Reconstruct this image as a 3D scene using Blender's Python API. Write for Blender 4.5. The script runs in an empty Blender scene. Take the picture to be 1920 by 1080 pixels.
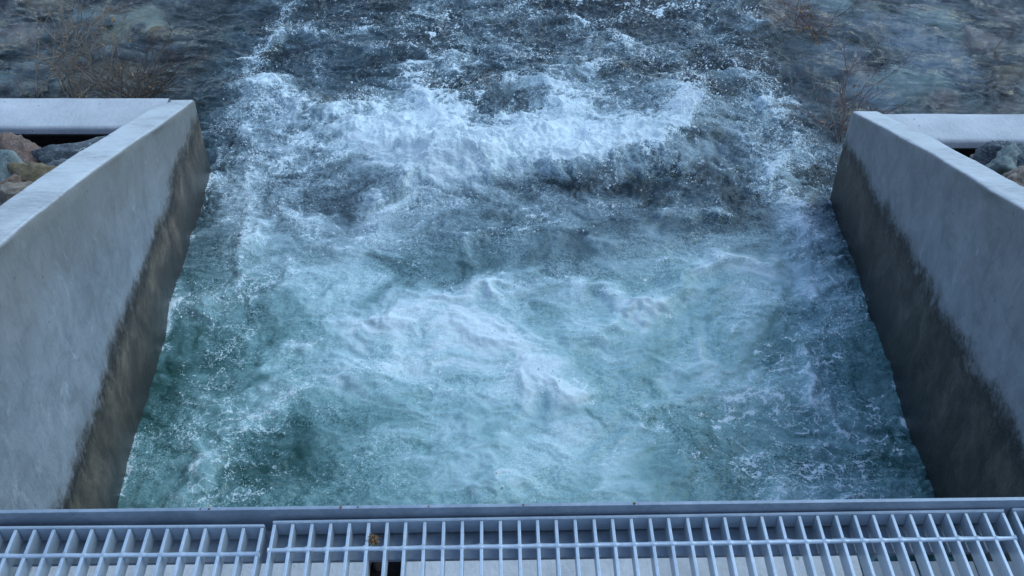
import bpy, bmesh, math, random
import numpy as np
from mathutils import Vector, Matrix, noise as mnoise
random.seed(7)
R = math.radians
scene = bpy.context.scene
col = scene.collection

# ------------------------------------------------------------------ camera, sky, sun, exposure
cam_data = bpy.data.cameras.new('camera')
cam = bpy.data.objects.new('camera', cam_data)
col.objects.link(cam)
cam.location = (0, 0, 3.85)
cam.rotation_euler = (R(90 - 41.68), 0, 0)
cam_data.lens = 36.75
cam_data.sensor_width = 36
cam_data.clip_start = 0.05
cam_data.clip_end = 2000
scene.camera = cam

SUN_EL, SUN_AZ = 52, 68          # azimuth measured from +Y towards +X
world = bpy.data.worlds.new("World")
scene.world = world
world.use_nodes = True
wn = world.node_tree.nodes
wn.clear()
sky = wn.new('ShaderNodeTexSky')
sky.sky_type = 'NISHITA'
sky.sun_disc = False
sky.sun_elevation = R(SUN_EL)
sky.sun_rotation = R(SUN_AZ)
sky.altitude = 600
sky.air_density = 1.0
sky.dust_density = 0.6
sky.ozone_density = 1.3
bg = wn.new('ShaderNodeBackground')
bg.inputs['Strength'].default_value = 0.15
wo = wn.new('ShaderNodeOutputWorld')
world.node_tree.links.new(sky.outputs[0], bg.inputs[0])
world.node_tree.links.new(bg.outputs[0], wo.inputs[0])

sun_data = bpy.data.lights.new('sun', 'SUN')
sun_data.energy = 0.5
sun_data.angle = R(35)
sun_data.color = (0.74, 1.0, 0.93)
sun = bpy.data.objects.new('sun', sun_data)
col.objects.link(sun)
sd = Vector((math.sin(R(SUN_AZ)) * math.cos(R(SUN_EL)), math.cos(R(SUN_AZ)) * math.cos(R(SUN_EL)), math.sin(R(SUN_EL))))
sun.rotation_euler = (-sd).to_track_quat('-Z', 'Y').to_euler()

scene.view_settings.view_transform = 'Standard'
scene.view_settings.look = 'None'
scene.view_settings.gamma = 1
scene.view_settings.exposure = 0.95
scene.render.resolution_x = 1024
scene.render.resolution_y = 576
try:
    scene.cycles.max_bounces = 8
    scene.cycles.caustics_reflective = False
except Exception:
    pass

# ------------------------------------------------------------------ numpy noise
def _hash(ix, iy, seed):
    h = (ix.astype(np.uint32) * np.uint32(374761393) + iy.astype(np.uint32) * np.uint32(668265263)
         + np.uint32((seed * 2246822519) & 0xffffffff))
    h = (h ^ (h >> np.uint32(13))) * np.uint32(1274126177)
    return h ^ (h >> np.uint32(16))

def perlin(x, y, seed=0):
    x = x + 1000.0; y = y + 1000.0
    xi = np.floor(x).astype(np.int64); yi = np.floor(y).astype(np.int64)
    fx = (x - xi).astype(np.float32); fy = (y - yi).astype(np.float32)
    u = fx * fx * fx * (fx * (fx * 6 - 15) + 10); v = fy * fy * fy * (fy * (fy * 6 - 15) + 10)
    def g(ix, iy, dx, dy):
        a = _hash(ix, iy, seed).astype(np.float32) * np.float32(2 * math.pi / 4294967296.0)
        return np.cos(a) * dx + np.sin(a) * dy
    n00 = g(xi, yi, fx, fy); n10 = g(xi + 1, yi, fx - 1, fy)
    n01 = g(xi, yi + 1, fx, fy - 1); n11 = g(xi + 1, yi + 1, fx - 1, fy - 1)
    return ((n00 * (1 - u) + n10 * u) * (1 - v) + (n01 * (1 - u) + n11 * u) * v) * 1.45

def fbm(x, y, seed=0, octv=4, gain=0.5, lac=2.03):
    s = 0; a = 1.0; t = 0
    for i in range(octv):
        s = s + a * perlin(x, y, seed + i * 17); t += a
        a *= gain; x = x * lac + 3.7; y = y * lac - 1.3
    return s / t

def ridge(x, y, seed=0):
    return 1 - np.minimum(1, np.abs(perlin(x, y, seed)) * 2.4)

def sstep(a, b, x):
    t = np.clip((x - a) / (b - a), 0, 1)
    return t * t * (3 - 2 * t)

# ------------------------------------------------------------------ helpers
def tag(o, label=None, cat=None, group=None, kind=None):
    if label: o['label'] = label
    if cat: o['category'] = cat
    if group: o['group'] = group
    if kind: o['kind'] = kind
    return o

def link(name, me, mat=None, parent=None):
    o = bpy.data.objects.new(name, me)
    col.objects.link(o)
    if mat is not None: me.materials.append(mat)
    if parent is not None: o.parent = parent
    return o

def empty(name, loc=(0, 0, 0)):
    o = bpy.data.objects.new(name, None)
    col.objects.link(o)
    o.location = loc
    o.empty_display_size = 0.1
    return o

def np_mesh(name, V, F, smooth=True):
    """V (n,3) float, F (m,k) int with k = 3 or 4"""
    V = np.asarray(V, dtype=np.float32); F = np.asarray(F, dtype=np.int32)
    me = bpy.data.meshes.new(name)
    me.vertices.add(len(V)); me.vertices.foreach_set('co', V.ravel())
    k = F.shape[1]
    me.loops.add(F.size); me.loops.foreach_set('vertex_index', F.ravel())
    me.polygons.add(len(F))
    me.polygons.foreach_set('loop_start', np.arange(0, F.size, k, dtype=np.int32))
    me.polygons.foreach_set('use_smooth', np.full(len(F), smooth, dtype=bool))
    me.update(calc_edges=True)
    me.validate()
    return me

def grid_faces(nr, nc):
    i = np.arange(nr - 1)[:, None] * nc + np.arange(nc - 1)[None, :]
    return np.stack([i, i + 1, i + 1 + nc, i + nc], -1).reshape(-1, 4)

def add_attr(me, name, arr):
    a = me.attributes.new(name, 'FLOAT', 'POINT')
    a.data.foreach_set('value', np.asarray(arr, dtype=np.float32).ravel())

def box_bm(bm, x0, x1, y0, y1, z0, z1):
    vs = [bm.verts.new(p) for p in ((x0,y0,z0),(x1,y0,z0),(x1,y1,z0),(x0,y1,z0),(x0,y0,z1),(x1,y0,z1),(x1,y1,z1),(x0,y1,z1))]
    for f in ((0,3,2,1),(4,5,6,7),(0,1,5,4),(1,2,6,5),(2,3,7,6),(3,0,4,7)):
        bm.faces.new([vs[i] for i in f])

def box_mesh(name, x0, x1, y0, y1, z0, z1, bevel=0.0, seg=2):
    bm = bmesh.new(); box_bm(bm, x0, x1, y0, y1, z0, z1)
    if bevel: bmesh.ops.bevel(bm, geom=bm.edges[:], offset=bevel, segments=seg, affect='EDGES', profile=0.6)
    me = bpy.data.meshes.new(name); bm.to_mesh(me); bm.free()
    return me

# ------------------------------------------------------------------ materials
class N:
    def __init__(s, name):
        s.m = bpy.data.materials.new(name); s.m.use_nodes = True
        s.t = s.m.node_tree; s.t.nodes.clear()
        s.out = s.t.nodes.new('ShaderNodeOutputMaterial')
    def n(s, typ, **kw):
        nd = s.t.nodes.new(typ)
        for k, v in kw.items():
            if k.startswith('i_'):
                nd.inputs[k[2:].replace('_', ' ')].default_value = v
            else: setattr(nd, k, v)
        return nd
    def l(s, a, b): s.t.links.new(a, b)
    def pos(s): return s.n('ShaderNodeNewGeometry').outputs['Position']
    def noise(s, vec, scale, detail=4, rough=0.55, dist=0.0):
        nd = s.n('ShaderNodeTexNoise'); nd.inputs['Scale'].default_value = scale
        nd.inputs['Detail'].default_value = detail; nd.inputs['Roughness'].default_value = rough
        nd.inputs['Distortion'].default_value = dist
        s.l(vec, nd.inputs['Vector']); return nd.outputs['Fac']
    def math(s, op, a, b=None, c=None, clamp=False):
        nd = s.n('ShaderNodeMath', operation=op, use_clamp=clamp)
        for i, v in enumerate((a, b, c)):
            if v is None: continue
            if isinstance(v, (int, float)): nd.inputs[i].default_value = v
            else: s.l(v, nd.inputs[i])
        return nd.outputs[0]
    def ramp(s, fac, stops, interp='LINEAR'):
        nd = s.n('ShaderNodeValToRGB'); cr = nd.color_ramp; cr.interpolation = interp
        while len(cr.elements) < len(stops): cr.elements.new(0.5)
        for e, (p, c) in zip(cr.elements, stops):
            e.position = p; e.color = (c[0], c[1], c[2], 1) if not isinstance(c, float) else (c, c, c, 1)
        s.l(fac, nd.inputs[0]); return nd.outputs[0]
    def mix(s, fac, a, b, blend='MIX'):
        nd = s.n('ShaderNodeMix', data_type='RGBA', blend_type=blend)
        for sock, v in ((nd.inputs[0], fac), (nd.inputs[6], a), (nd.inputs[7], b)):
            if isinstance(v, (int, float)): sock.default_value = v
            elif isinstance(v, tuple): sock.default_value = (v[0], v[1], v[2], 1)
            else: s.l(v, sock)
        return nd.outputs[2]
    def scale(s, vec, sc, rot=(0, 0, 0)):
        nd = s.n('ShaderNodeMapping'); nd.inputs['Scale'].default_value = sc
        nd.inputs['Rotation'].default_value = rot
        s.l(vec, nd.inputs['Vector']); return nd.outputs[0]
    def bump(s, h, strength, dist, normal=None):
        nd = s.n('ShaderNodeBump'); nd.inputs['Strength'].default_value = strength
        nd.inputs['Distance'].default_value = dist; s.l(h, nd.inputs['Height'])
        if normal is not None: s.l(normal, nd.inputs['Normal'])
        return nd.outputs[0]
    def bsdf(s, color, rough, normal=None, metal=0.0, spec=None):
        b = s.n('ShaderNodeBsdfPrincipled')
        if isinstance(color, tuple): b.inputs['Base Color'].default_value = (*color, 1)
        else: s.l(color, b.inputs['Base Color'])
        if isinstance(rough, (int, float)): b.inputs['Roughness'].default_value = rough
        else: s.l(rough, b.inputs['Roughness'])
        b.inputs['Metallic'].default_value = metal
        if spec is not None: b.inputs['Specular IOR Level'].default_value = spec
        if normal is not None: s.l(normal, b.inputs['Normal'])
        return b
    def done(s, sh): s.l(sh.outputs[0], s.out.inputs['Surface']); return s.m

def mat_wing(name, line0, slope, wetcol, crust, dry_lo, dry_hi, brown=0.0):
    """cast concrete; under a ragged water-line the face is wet and brown, with a dark crust along the line"""
    s = N(name); p = s.pos()
    sep = s.n('ShaderNodeSeparateXYZ'); s.l(p, sep.inputs[0])
    X, Y, Z = sep.outputs
    line = s.math('ADD', s.math('MULTIPLY', s.math('SUBTRACT', 5.4, Y), slope), line0)
    n1 = s.noise(s.scale(p, (1, 1, 1)), 2.6, 8, .66); n2 = s.noise(p, 19, 7, .78)
    wob = s.math('ADD', s.math('MULTIPLY', s.math('SUBTRACT', n1, .5), .32), s.math('MULTIPLY', s.math('SUBTRACT', n2, .5), .16))
    d = s.math('ADD', s.math('SUBTRACT', Z, line), wob)          # >0 dry
    wet = s.ramp(s.math('ADD', s.math('MULTIPLY', d, 6), .5), [(.18, (1.0,)*3), (.46, (.62,)*3), (.60, (.30,)*3), (.95, (0.0,)*3)])
    crustm = s.ramp(s.math('ADD', s.math('MULTIPLY', s.math('ADD', d, .03), 6), .5), [(.0, (.10,)*3), (.30, (.6,)*3), (.50, (1.0,)*3), (.90, (0.0,)*3)])
    clump = s.ramp(s.noise(s.scale(p, (1, 1, .6)), 15, 7, .78), [(.42, (0.0,)*3), (.51, (1.0,)*3)])
    cm = s.math('MULTIPLY', crustm, clump)
    base_n = s.noise(s.scale(p, (1, 1.0, .6)), 2.6, 7, .68)
    fine = s.noise(p, 90, 3, .7)
    dry = s.ramp(s.math('ADD', s.math('MULTIPLY', base_n, .8), s.math('MULTIPLY', fine, .22)), [(.32, dry_lo), (.68, dry_hi)])
    vstreak = s.noise(s.scale(p, (1, 14, .6)), 2.5, 4, .6)
    dry = s.mix(s.math('MULTIPLY', s.ramp(vstreak, [(.5, (0.0,)*3), (.72, (1.0,)*3)]), .15), dry, tuple(c*.62 for c in dry_lo))
    blot = s.ramp(s.noise(p, 7, 6, .72, .5), [(.38, (.7,)*3), (.56, (0.0,)*3)])
    dry = s.mix(s.math('MULTIPLY', blot, .6), dry, tuple(c*.55 for c in dry_lo))
    lime = s.ramp(s.noise(s.scale(p, (1, 1, .5)), 11, 6, .75, .3), [(.58, (0.0,)*3), (.70, (1.0,)*3)])
    dry = s.mix(s.math('MULTIPLY', lime, .55), dry, tuple(min(.7, c*1.35) for c in dry_hi))
    # browner and darker towards the coping
    wn_ = s.noise(p, 1.7, 4, .6)
    top = s.math('SUBTRACT', s.math('ADD', 2.70, s.math('MULTIPLY', wn_, .3)), s.math('ADD', Z, s.math('MULTIPLY', Y, .40)))
    br = s.ramp(top, [(.10, (1.0,)*3), (.75, (0.0,)*3)])
    dry = s.mix(s.math('MULTIPLY', br, brown), dry, (.15, .14, .115))
    # pale air holes and dark pits
    pits = s.n('ShaderNodeTexVoronoi', feature='F1'); pits.inputs['Scale'].default_value = 9
    s.l(p, pits.inputs['Vector'])
    pm = s.ramp(pits.outputs['Distance'], [(.04, (1.0,)*3), (.075, (0.0,)*3)])
    dry = s.mix(s.math('MULTIPLY', pm, .5), dry, (.06, .06, .06))
    wetn = s.noise(s.scale(p, (1, 1, .6)), 7, 8, .75, .4)
    wetc = s.ramp(wetn, [(.36, tuple(c*.40 for c in wetcol)), (.50, wetcol), (.64, tuple(c*2.0 for c in wetcol)), (.72, tuple(c*2.6 for c in wetcol))])
    # darkest and shiniest in the splash zone just above the water
    spl = s.ramp(s.math('ADD', Z, s.math('MULTIPLY', s.math('SUBTRACT', n1, .5), .4)), [(.04, (1.0,)*3), (.34, (0.0,)*3)])
    wetc = s.mix(s.math('MULTIPLY', spl, .8), wetc, (wetcol[0]*.30, wetcol[0]*.33, wetcol[0]*.32))
    c = s.mix(wet, dry, wetc)
    c = s.mix(cm, c, crust)
    # brushed top, lighter
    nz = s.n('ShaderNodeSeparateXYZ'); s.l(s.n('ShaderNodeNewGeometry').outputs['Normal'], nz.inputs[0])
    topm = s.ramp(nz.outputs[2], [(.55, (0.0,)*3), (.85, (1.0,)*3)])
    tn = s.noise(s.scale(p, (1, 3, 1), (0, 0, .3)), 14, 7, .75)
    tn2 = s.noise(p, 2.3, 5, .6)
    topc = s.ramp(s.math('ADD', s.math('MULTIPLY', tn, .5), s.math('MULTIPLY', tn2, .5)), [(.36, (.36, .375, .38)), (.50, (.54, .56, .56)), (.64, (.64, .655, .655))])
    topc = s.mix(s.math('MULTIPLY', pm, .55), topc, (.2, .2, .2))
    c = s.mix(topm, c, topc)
    h = s.math('ADD', s.math('MULTIPLY', fine, .25), s.math('MULTIPLY', s.math('MULTIPLY', cm, n2), 3.0))
    h = s.math('ADD', h, s.math('MULTIPLY', tn, .7))
    nrm = s.bump(h, .55, .012)
    rough = s.math('SUBTRACT', s.math('SUBTRACT', .85, s.math('MULTIPLY', wet, .30)), s.math('MULTIPLY', s.math('MULTIPLY', wet, spl), .25))
    return s.done(s.bsdf(c, rough, nrm))

def mat_concrete(name, lo, hi, sc=3.0, bumps=.4):
    s = N(name); p = s.pos()
    a = s.noise(p, sc, 6, .62); b = s.noise(p, 60, 4, .7)
    m = s.math('ADD', s.math('MULTIPLY', a, .7), s.math('MULTIPLY', b, .3))
    c = s.ramp(m, [(.34, lo), (.62, hi)])
    pits = s.n('ShaderNodeTexVoronoi', feature='F1'); pits.inputs['Scale'].default_value = 14
    s.l(p, pits.inputs['Vector'])
    pm = s.ramp(pits.outputs['Distance'], [(.06, (1.0,)*3), (.10, (0.0,)*3)])
    c = s.mix(s.math('MULTIPLY', pm, .6), c, (.12, .12, .11))
    h = s.math('SUBTRACT', s.math('MULTIPLY', b, .4), s.math('MULTIPLY', pm, .8))
    h = s.math('ADD', h, s.noise(s.scale(p, (3, 1, 1)), 16, 5, .6))
    return s.done(s.bsdf(c, .86, s.bump(h, bumps, .012)))

def mat_steel(name, c0, c1, rough=.42):
    s = N(name); p = s.pos()
    a = s.noise(p, 9, 5, .6); b = s.noise(p, 70, 3, .6)
    spg = s.n('ShaderNodeTexVoronoi', feature='F1'); spg.inputs['Scale'].default_value = 120; s.l(p, spg.inputs['Vector'])
    sg = s.n('ShaderNodeSeparateColor'); s.l(spg.outputs['Color'], sg.inputs[0])
    m = s.math('ADD', s.math('MULTIPLY', a, .7), s.math('MULTIPLY', sg.outputs[0], .12))
    c = s.ramp(m, [(.3, c0), (.7, c1)])
    dirt = s.ramp(s.noise(p, 22, 6, .7), [(.62, (0.0,)*3), (.74, (1.0,)*3)])
    c = s.mix(s.math('MULTIPLY', dirt, .45), c, (.16, .14, .11))
    r = s.ramp(m, [(.3, (rough - .08,)*3), (.7, (rough + .14,)*3)])
    return s.done(s.bsdf(c, r, s.bump(s.math('ADD', b, s.math('MULTIPLY', a, 2)), .12, .003), metal=.25))

def mat_rock(name, cols, vein=None, sc=2.4, wet=.0, tex='obj'):
    s = N(name)
    p = s.n('ShaderNodeTexCoord').outputs['Object'] if tex == 'obj' else s.pos()
    a = s.noise(p, sc, 8, .68, .8); b = s.noise(p, sc * 9, 5, .7)
    m = s.math('ADD', s.math('MULTIPLY', a, .75), s.math('MULTIPLY', b, .25))
    k = len(cols)
    c = s.ramp(m, [(.33 + .34 * i / (k - 1), cc) for i, cc in enumerate(cols)])
    if vein:
        v = s.noise(s.scale(p, (1, 1, 2.4), (.5, .3, 0)), sc * 2.2, 6, .75, 1.5)
        vm = s.ramp(v, [(.57, (0.0,)*3), (.63, (1.0,)*3), (.70, (.2,)*3)])
        c = s.mix(vm, c, vein)
    h = s.math('ADD', a, s.math('MULTIPLY', b, .35))
    return s.done(s.bsdf(c, .75 - wet * .4, s.bump(h, .9, .03)))

def mat_plain(name, colr, rough=.8, sc=20, var=.4, spec=None):
    s = N(name); p = s.pos()
    a = s.noise(p, sc, 5, .65)
    c = s.ramp(a, [(.3, tuple(x * (1 - var) for x in colr)), (.7, tuple(min(1, x * (1 + var)) for x in colr))])
    return s.done(s.bsdf(c, rough, s.bump(a, .3, .01), spec=spec))

M_steel = mat_steel('galvanised_steel', (.44, .51, .57), (.64, .71, .77))
M_steel_dark = mat_steel('weathered_steel', (.16, .18, .20), (.27, .29, .32), .5)
M_toe = mat_steel('shade_toned_toe_steel', (.26, .31, .36), (.46, .52, .58), .5)  # darker than the grating steel, standing in for shade on the plate
M_return = mat_concrete('return_concrete', (.44, .445, .45), (.62, .62, .615))
M_slab = mat_concrete('ledge_concrete', (.42, .415, .405), (.60, .595, .585), 4.0)
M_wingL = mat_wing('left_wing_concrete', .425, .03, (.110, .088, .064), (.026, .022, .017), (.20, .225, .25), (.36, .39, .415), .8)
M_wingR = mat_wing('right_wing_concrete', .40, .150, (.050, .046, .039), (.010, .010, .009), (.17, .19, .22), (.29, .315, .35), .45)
M_black = mat_plain('matte_black', (.010, .009, .009), .95, 40, .4, .1)  # near-black matte for the return wall sheets and the slot filler
M_twig = mat_plain('dry_twig_bark', (.24, .19, .14), .8, 60, .5)
M_twig_dark = mat_plain('dark_twig_bark', (.11, .08, .055), .85, 60, .5)
M_twig_red = mat_plain('reddish_twig_bark', (.17, .115, .10), .8, 60, .5)
M_leaf = mat_plain('dead_leaf', (.38, .20, .07), .8, 90, .5)
M_rust = mat_plain('rust_brown', (.22, .12, .06), .9, 200, .6)
M_bank = mat_rock('bank_gravel', [(.05, .05, .05), (.16, .15, .14), (.26, .24, .22)], None, 14, 0, 'pos')
def mat_bed():
    s = N('river_bed_cobble'); p = s.pos()
    st = s.n('ShaderNodeAttribute', attribute_name='stone').outputs['Fac']; gs = s.n('ShaderNodeAttribute', attribute_name='gap_shade').outputs['Fac']
    c = s.ramp(st, [(.0, (.045, .055, .055)), (.16, (.10, .13, .13)), (.30, (.21, .20, .16)), (.42, (.06, .07, .075)), (.55, (.17, .21, .22)), (.66, (.24, .17, .14)), (.76, (.09, .085, .06)), (.88, (.28, .30, .29))], 'CONSTANT')
    n = s.noise(p, 9, 6, .7, .8)
    c = s.mix(s.ramp(n, [(.35, (.75,)*3), (.6, (.0,)*3)]), c, (.05, .055, .045))
    c = s.mix(s.math('MULTIPLY', gs, .8), c, (.018, .020, .016))  # shade in the gaps between stones, put into the bed colour
    sx = s.n('ShaderNodeSeparateXYZ'); s.l(p, sx.inputs[0])
    left_dim = s.ramp(s.math('ADD', s.math('MULTIPLY', s.math('ADD', sx.outputs[0], s.math('MULTIPLY', n, .8)), .25), .5), [(.20, (.62,)*3), (.75, (.0,)*3)])  # dark reflection on the left water, put into the bed colour
    c = s.mix(left_dim, c, (.022, .026, .022))
    return s.done(s.bsdf(c, .6, s.bump(n, .6, .03)))
M_bed = mat_bed()

ROCK = {
 'slate': mat_rock('slate_rock', [(.04, .05, .06), (.11, .13, .14), (.22, .25, .26)], (.52, .54, .52), 12),
 'red': mat_rock('red_rock', [(.07, .055, .05), (.20, .13, .10), (.33, .21, .16)], (.40, .36, .30), 14),
 'ochre': mat_rock('ochre_rock', [(.10, .08, .05), (.27, .20, .10), (.40, .30, .16)], (.10, .11, .10), 14),
 'grey': mat_rock('green_grey_rock', [(.12, .15, .145), (.24, .29, .27), (.36, .41, .38)], (.48, .50, .47), 10.4),
 'tan': mat_rock('tan_granite', [(.16, .12, .09), (.34, .27, .21), (.50, .42, .34)], (.55, .50, .45), 20),
 'bed_teal': mat_rock('bed_teal_stone', [(.10, .14, .14), (.22, .28, .27), (.36, .42, .40)], None, 6, .5),
 'bed_dark': mat_rock('bed_dark_stone', [(.03, .035, .04), (.07, .085, .09), (.15, .17, .17)], (.22, .24, .24), 9, .5),
 'bed_pink': mat_rock('bed_pink_stone', [(.14, .10, .09), (.28, .21, .19), (.38, .31, .28)], None, 9, .5),
 'bed_tan': mat_rock('bed_tan_stone', [(.14, .14, .10), (.28, .28, .21), (.38, .38, .30)], None, 4.5, .5),
 'bed_brown': mat_rock('bed_brown_stone', [(.07, .05, .03), (.17, .12, .07), (.26, .19, .12)], None, 10.5, .5),
 'bed_blue': mat_rock('bed_blue_stone', [(.09, .115, .14), (.18, .22, .26), (.30, .35, .40)], None, 7.5, .5),
}

def mat_water():
    s = N('rushing_water'); p = s.pos()
    def attr(n):
        a = s.n('ShaderNodeAttribute', attribute_name=n); return a.outputs['Fac']
    v0 = attr('bubbles'); clr = attr('clarity'); grn = attr('green'); fr = attr('foam')
    # patchy grain: bubble mottling, with white specks painted in place of glints
    f1 = s.noise(p, 58, 2, .75, .0); f2 = s.noise(p, 130, 1, .8); f3 = s.noise(p, 13, 4, .6, .4)
    pat = s.ramp(s.noise(p, 2.6, 4, .6, .3), [(.38, (.18,)*3), (.60, (.85,)*3)])
    grain = s.math('ADD', s.math('MULTIPLY', s.math('SUBTRACT', f1, .5), 1.6), s.math('MULTIPLY', s.math('SUBTRACT', f2, .5), 1.5))
    mott = s.math('ADD', s.math('MULTIPLY', grain, pat), s.math('MULTIPLY', s.math('SUBTRACT', f3, .5), .35))
    amp = s.ramp(v0, [(.0, (.10,)*3), (.25, (.50,)*3), (.6, (.50,)*3), (1.0, (.22,)*3)])
    v = s.math('ADD', v0, s.math('MULTIPLY', mott, amp), clamp=True)
    green = s.ramp(v, [(.0, (.010, .048, .040)), (.16, (.036, .100, .090)), (.36, (.105, .215, .212)), (.60, (.26, .43, .43)), (.82, (.46, .63, .64)), (1.0, (.72, .82, .82))])
    blue = s.ramp(v, [(.0, (.020, .036, .040)), (.18, (.048, .076, .086)), (.40, (.14, .195, .215)), (.62, (.31, .40, .43)), (.82, (.54, .65, .67)), (1.0, (.74, .82, .83))])
    c = s.mix(grn, blue, green)
    # lacy filaments of froth, sharp and thin
    lc = attr('lace')
    la = s.noise(p, 3.4, 6, .58, 1.1); lb = s.noise(p, 8.5, 5, .6, .9); ld = s.noise(p, 21, 4, .62, .6)
    def fila(n, w): return s.ramp(s.math('ABSOLUTE', s.math('SUBTRACT', n, .5)), [(.0, (1.0,)*3), (w, (.25,)*3), (w * 2.4, (0.0,)*3)])
    lace = s.math('MAXIMUM', fila(la, .013), s.math('MAXIMUM', s.math('MULTIPLY', fila(lb, .020), .9), s.math('MULTIPLY', fila(ld, .024), .6)))
    lace = s.math('MULTIPLY', s.math('MULTIPLY', lace, lc), s.math('ADD', .95, s.math('MULTIPLY', grain, .7)))
    fr = s.math('ADD', s.math('MAXIMUM', fr, s.math('MULTIPLY', fr, .4)), s.math('MULTIPLY', lace, 1.05))
    fm = s.ramp(s.math('ADD', fr, s.math('MULTIPLY', mott, .80)), [(.42, (0.0,)*3), (.58, (.62,)*3), (.85, (1.0,)*3)])
    c = s.mix(fm, c, (.74, .83, .835))
    # bump: ripples + foam grain
    rip1 = s.noise(s.scale(p, (1, 1.4, 1), (0, 0, .30)), 9, 5, .60, .3)
    rip2 = s.noise(s.scale(p, (1, 1.3, 1), (0, 0, .45)), 34, 3, .65, .2)
    h = s.math('ADD', s.math('MULTIPLY', rip1, 1.0), s.math('MULTIPLY', rip2, .45))
    h = s.math('ADD', h, s.math('MULTIPLY', s.math('MULTIPLY', f1, v), .4))
    # combed ripples where the clear shallow water slides over the stones
    st1 = s.noise(s.scale(s.scale(p, (1, 1, 1), (0, 0, R(24))), (1, 3.6, 1)), 6.5, 5, .66, .6)
    st2 = s.noise(s.scale(s.scale(p, (1, 1, 1), (0, 0, R(24))), (1, 4.2, 1)), 17, 3, .6, .3)
    h2 = s.math('ADD', s.math('MULTIPLY', st1, 2.3), s.math('MULTIPLY', st2, .5))
    hm = s.n('ShaderNodeMix', data_type='FLOAT'); s.l(clr, hm.inputs[0]); s.l(h, hm.inputs[2]); s.l(h2, hm.inputs[3])
    hb = s.math('MULTIPLY', hm.outputs[0], s.math('SUBTRACT', 1.0, s.math('MULTIPLY', grn, .55)))
    nrm = s.bump(hb, .6, .030)
    solid = s.ramp(s.math('MAXIMUM', v, fm), [(.16, (0.0,)*3), (.50, (1.0,)*3)])
    trans = s.math('MULTIPLY', clr, s.math('SUBTRACT', 1.0, solid))
    rough = s.math('ADD', .07, s.math('MULTIPLY', s.math('MAXIMUM', v, fm), .55))
    b = s.bsdf(c, rough, nrm)
    b.inputs['IOR'].default_value = 1.333
    gl = s.n('ShaderNodeBsdfPrincipled')
    gl.inputs['Base Color'].default_value = (.80, .93, .94, 1)
    gl.inputs['Transmission Weight'].default_value = 1.0
    gl.inputs['IOR'].default_value = 1.30
    gl.inputs['Roughness'].default_value = .015
    s.l(nrm, gl.inputs['Normal'])
    mx = s.n('ShaderNodeMixShader'); s.l(trans, mx.inputs[0]); s.l(b.outputs[0], mx.inputs[1]); s.l(gl.outputs[0], mx.inputs[2])
    return s.done(mx)
M_water = mat_water()
s_ = N('water_droplet')
b_ = s_.bsdf((.88, .91, .93), .25); b_.inputs['IOR'].default_value = 1.33
M_drop = s_.done(b_)

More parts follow.
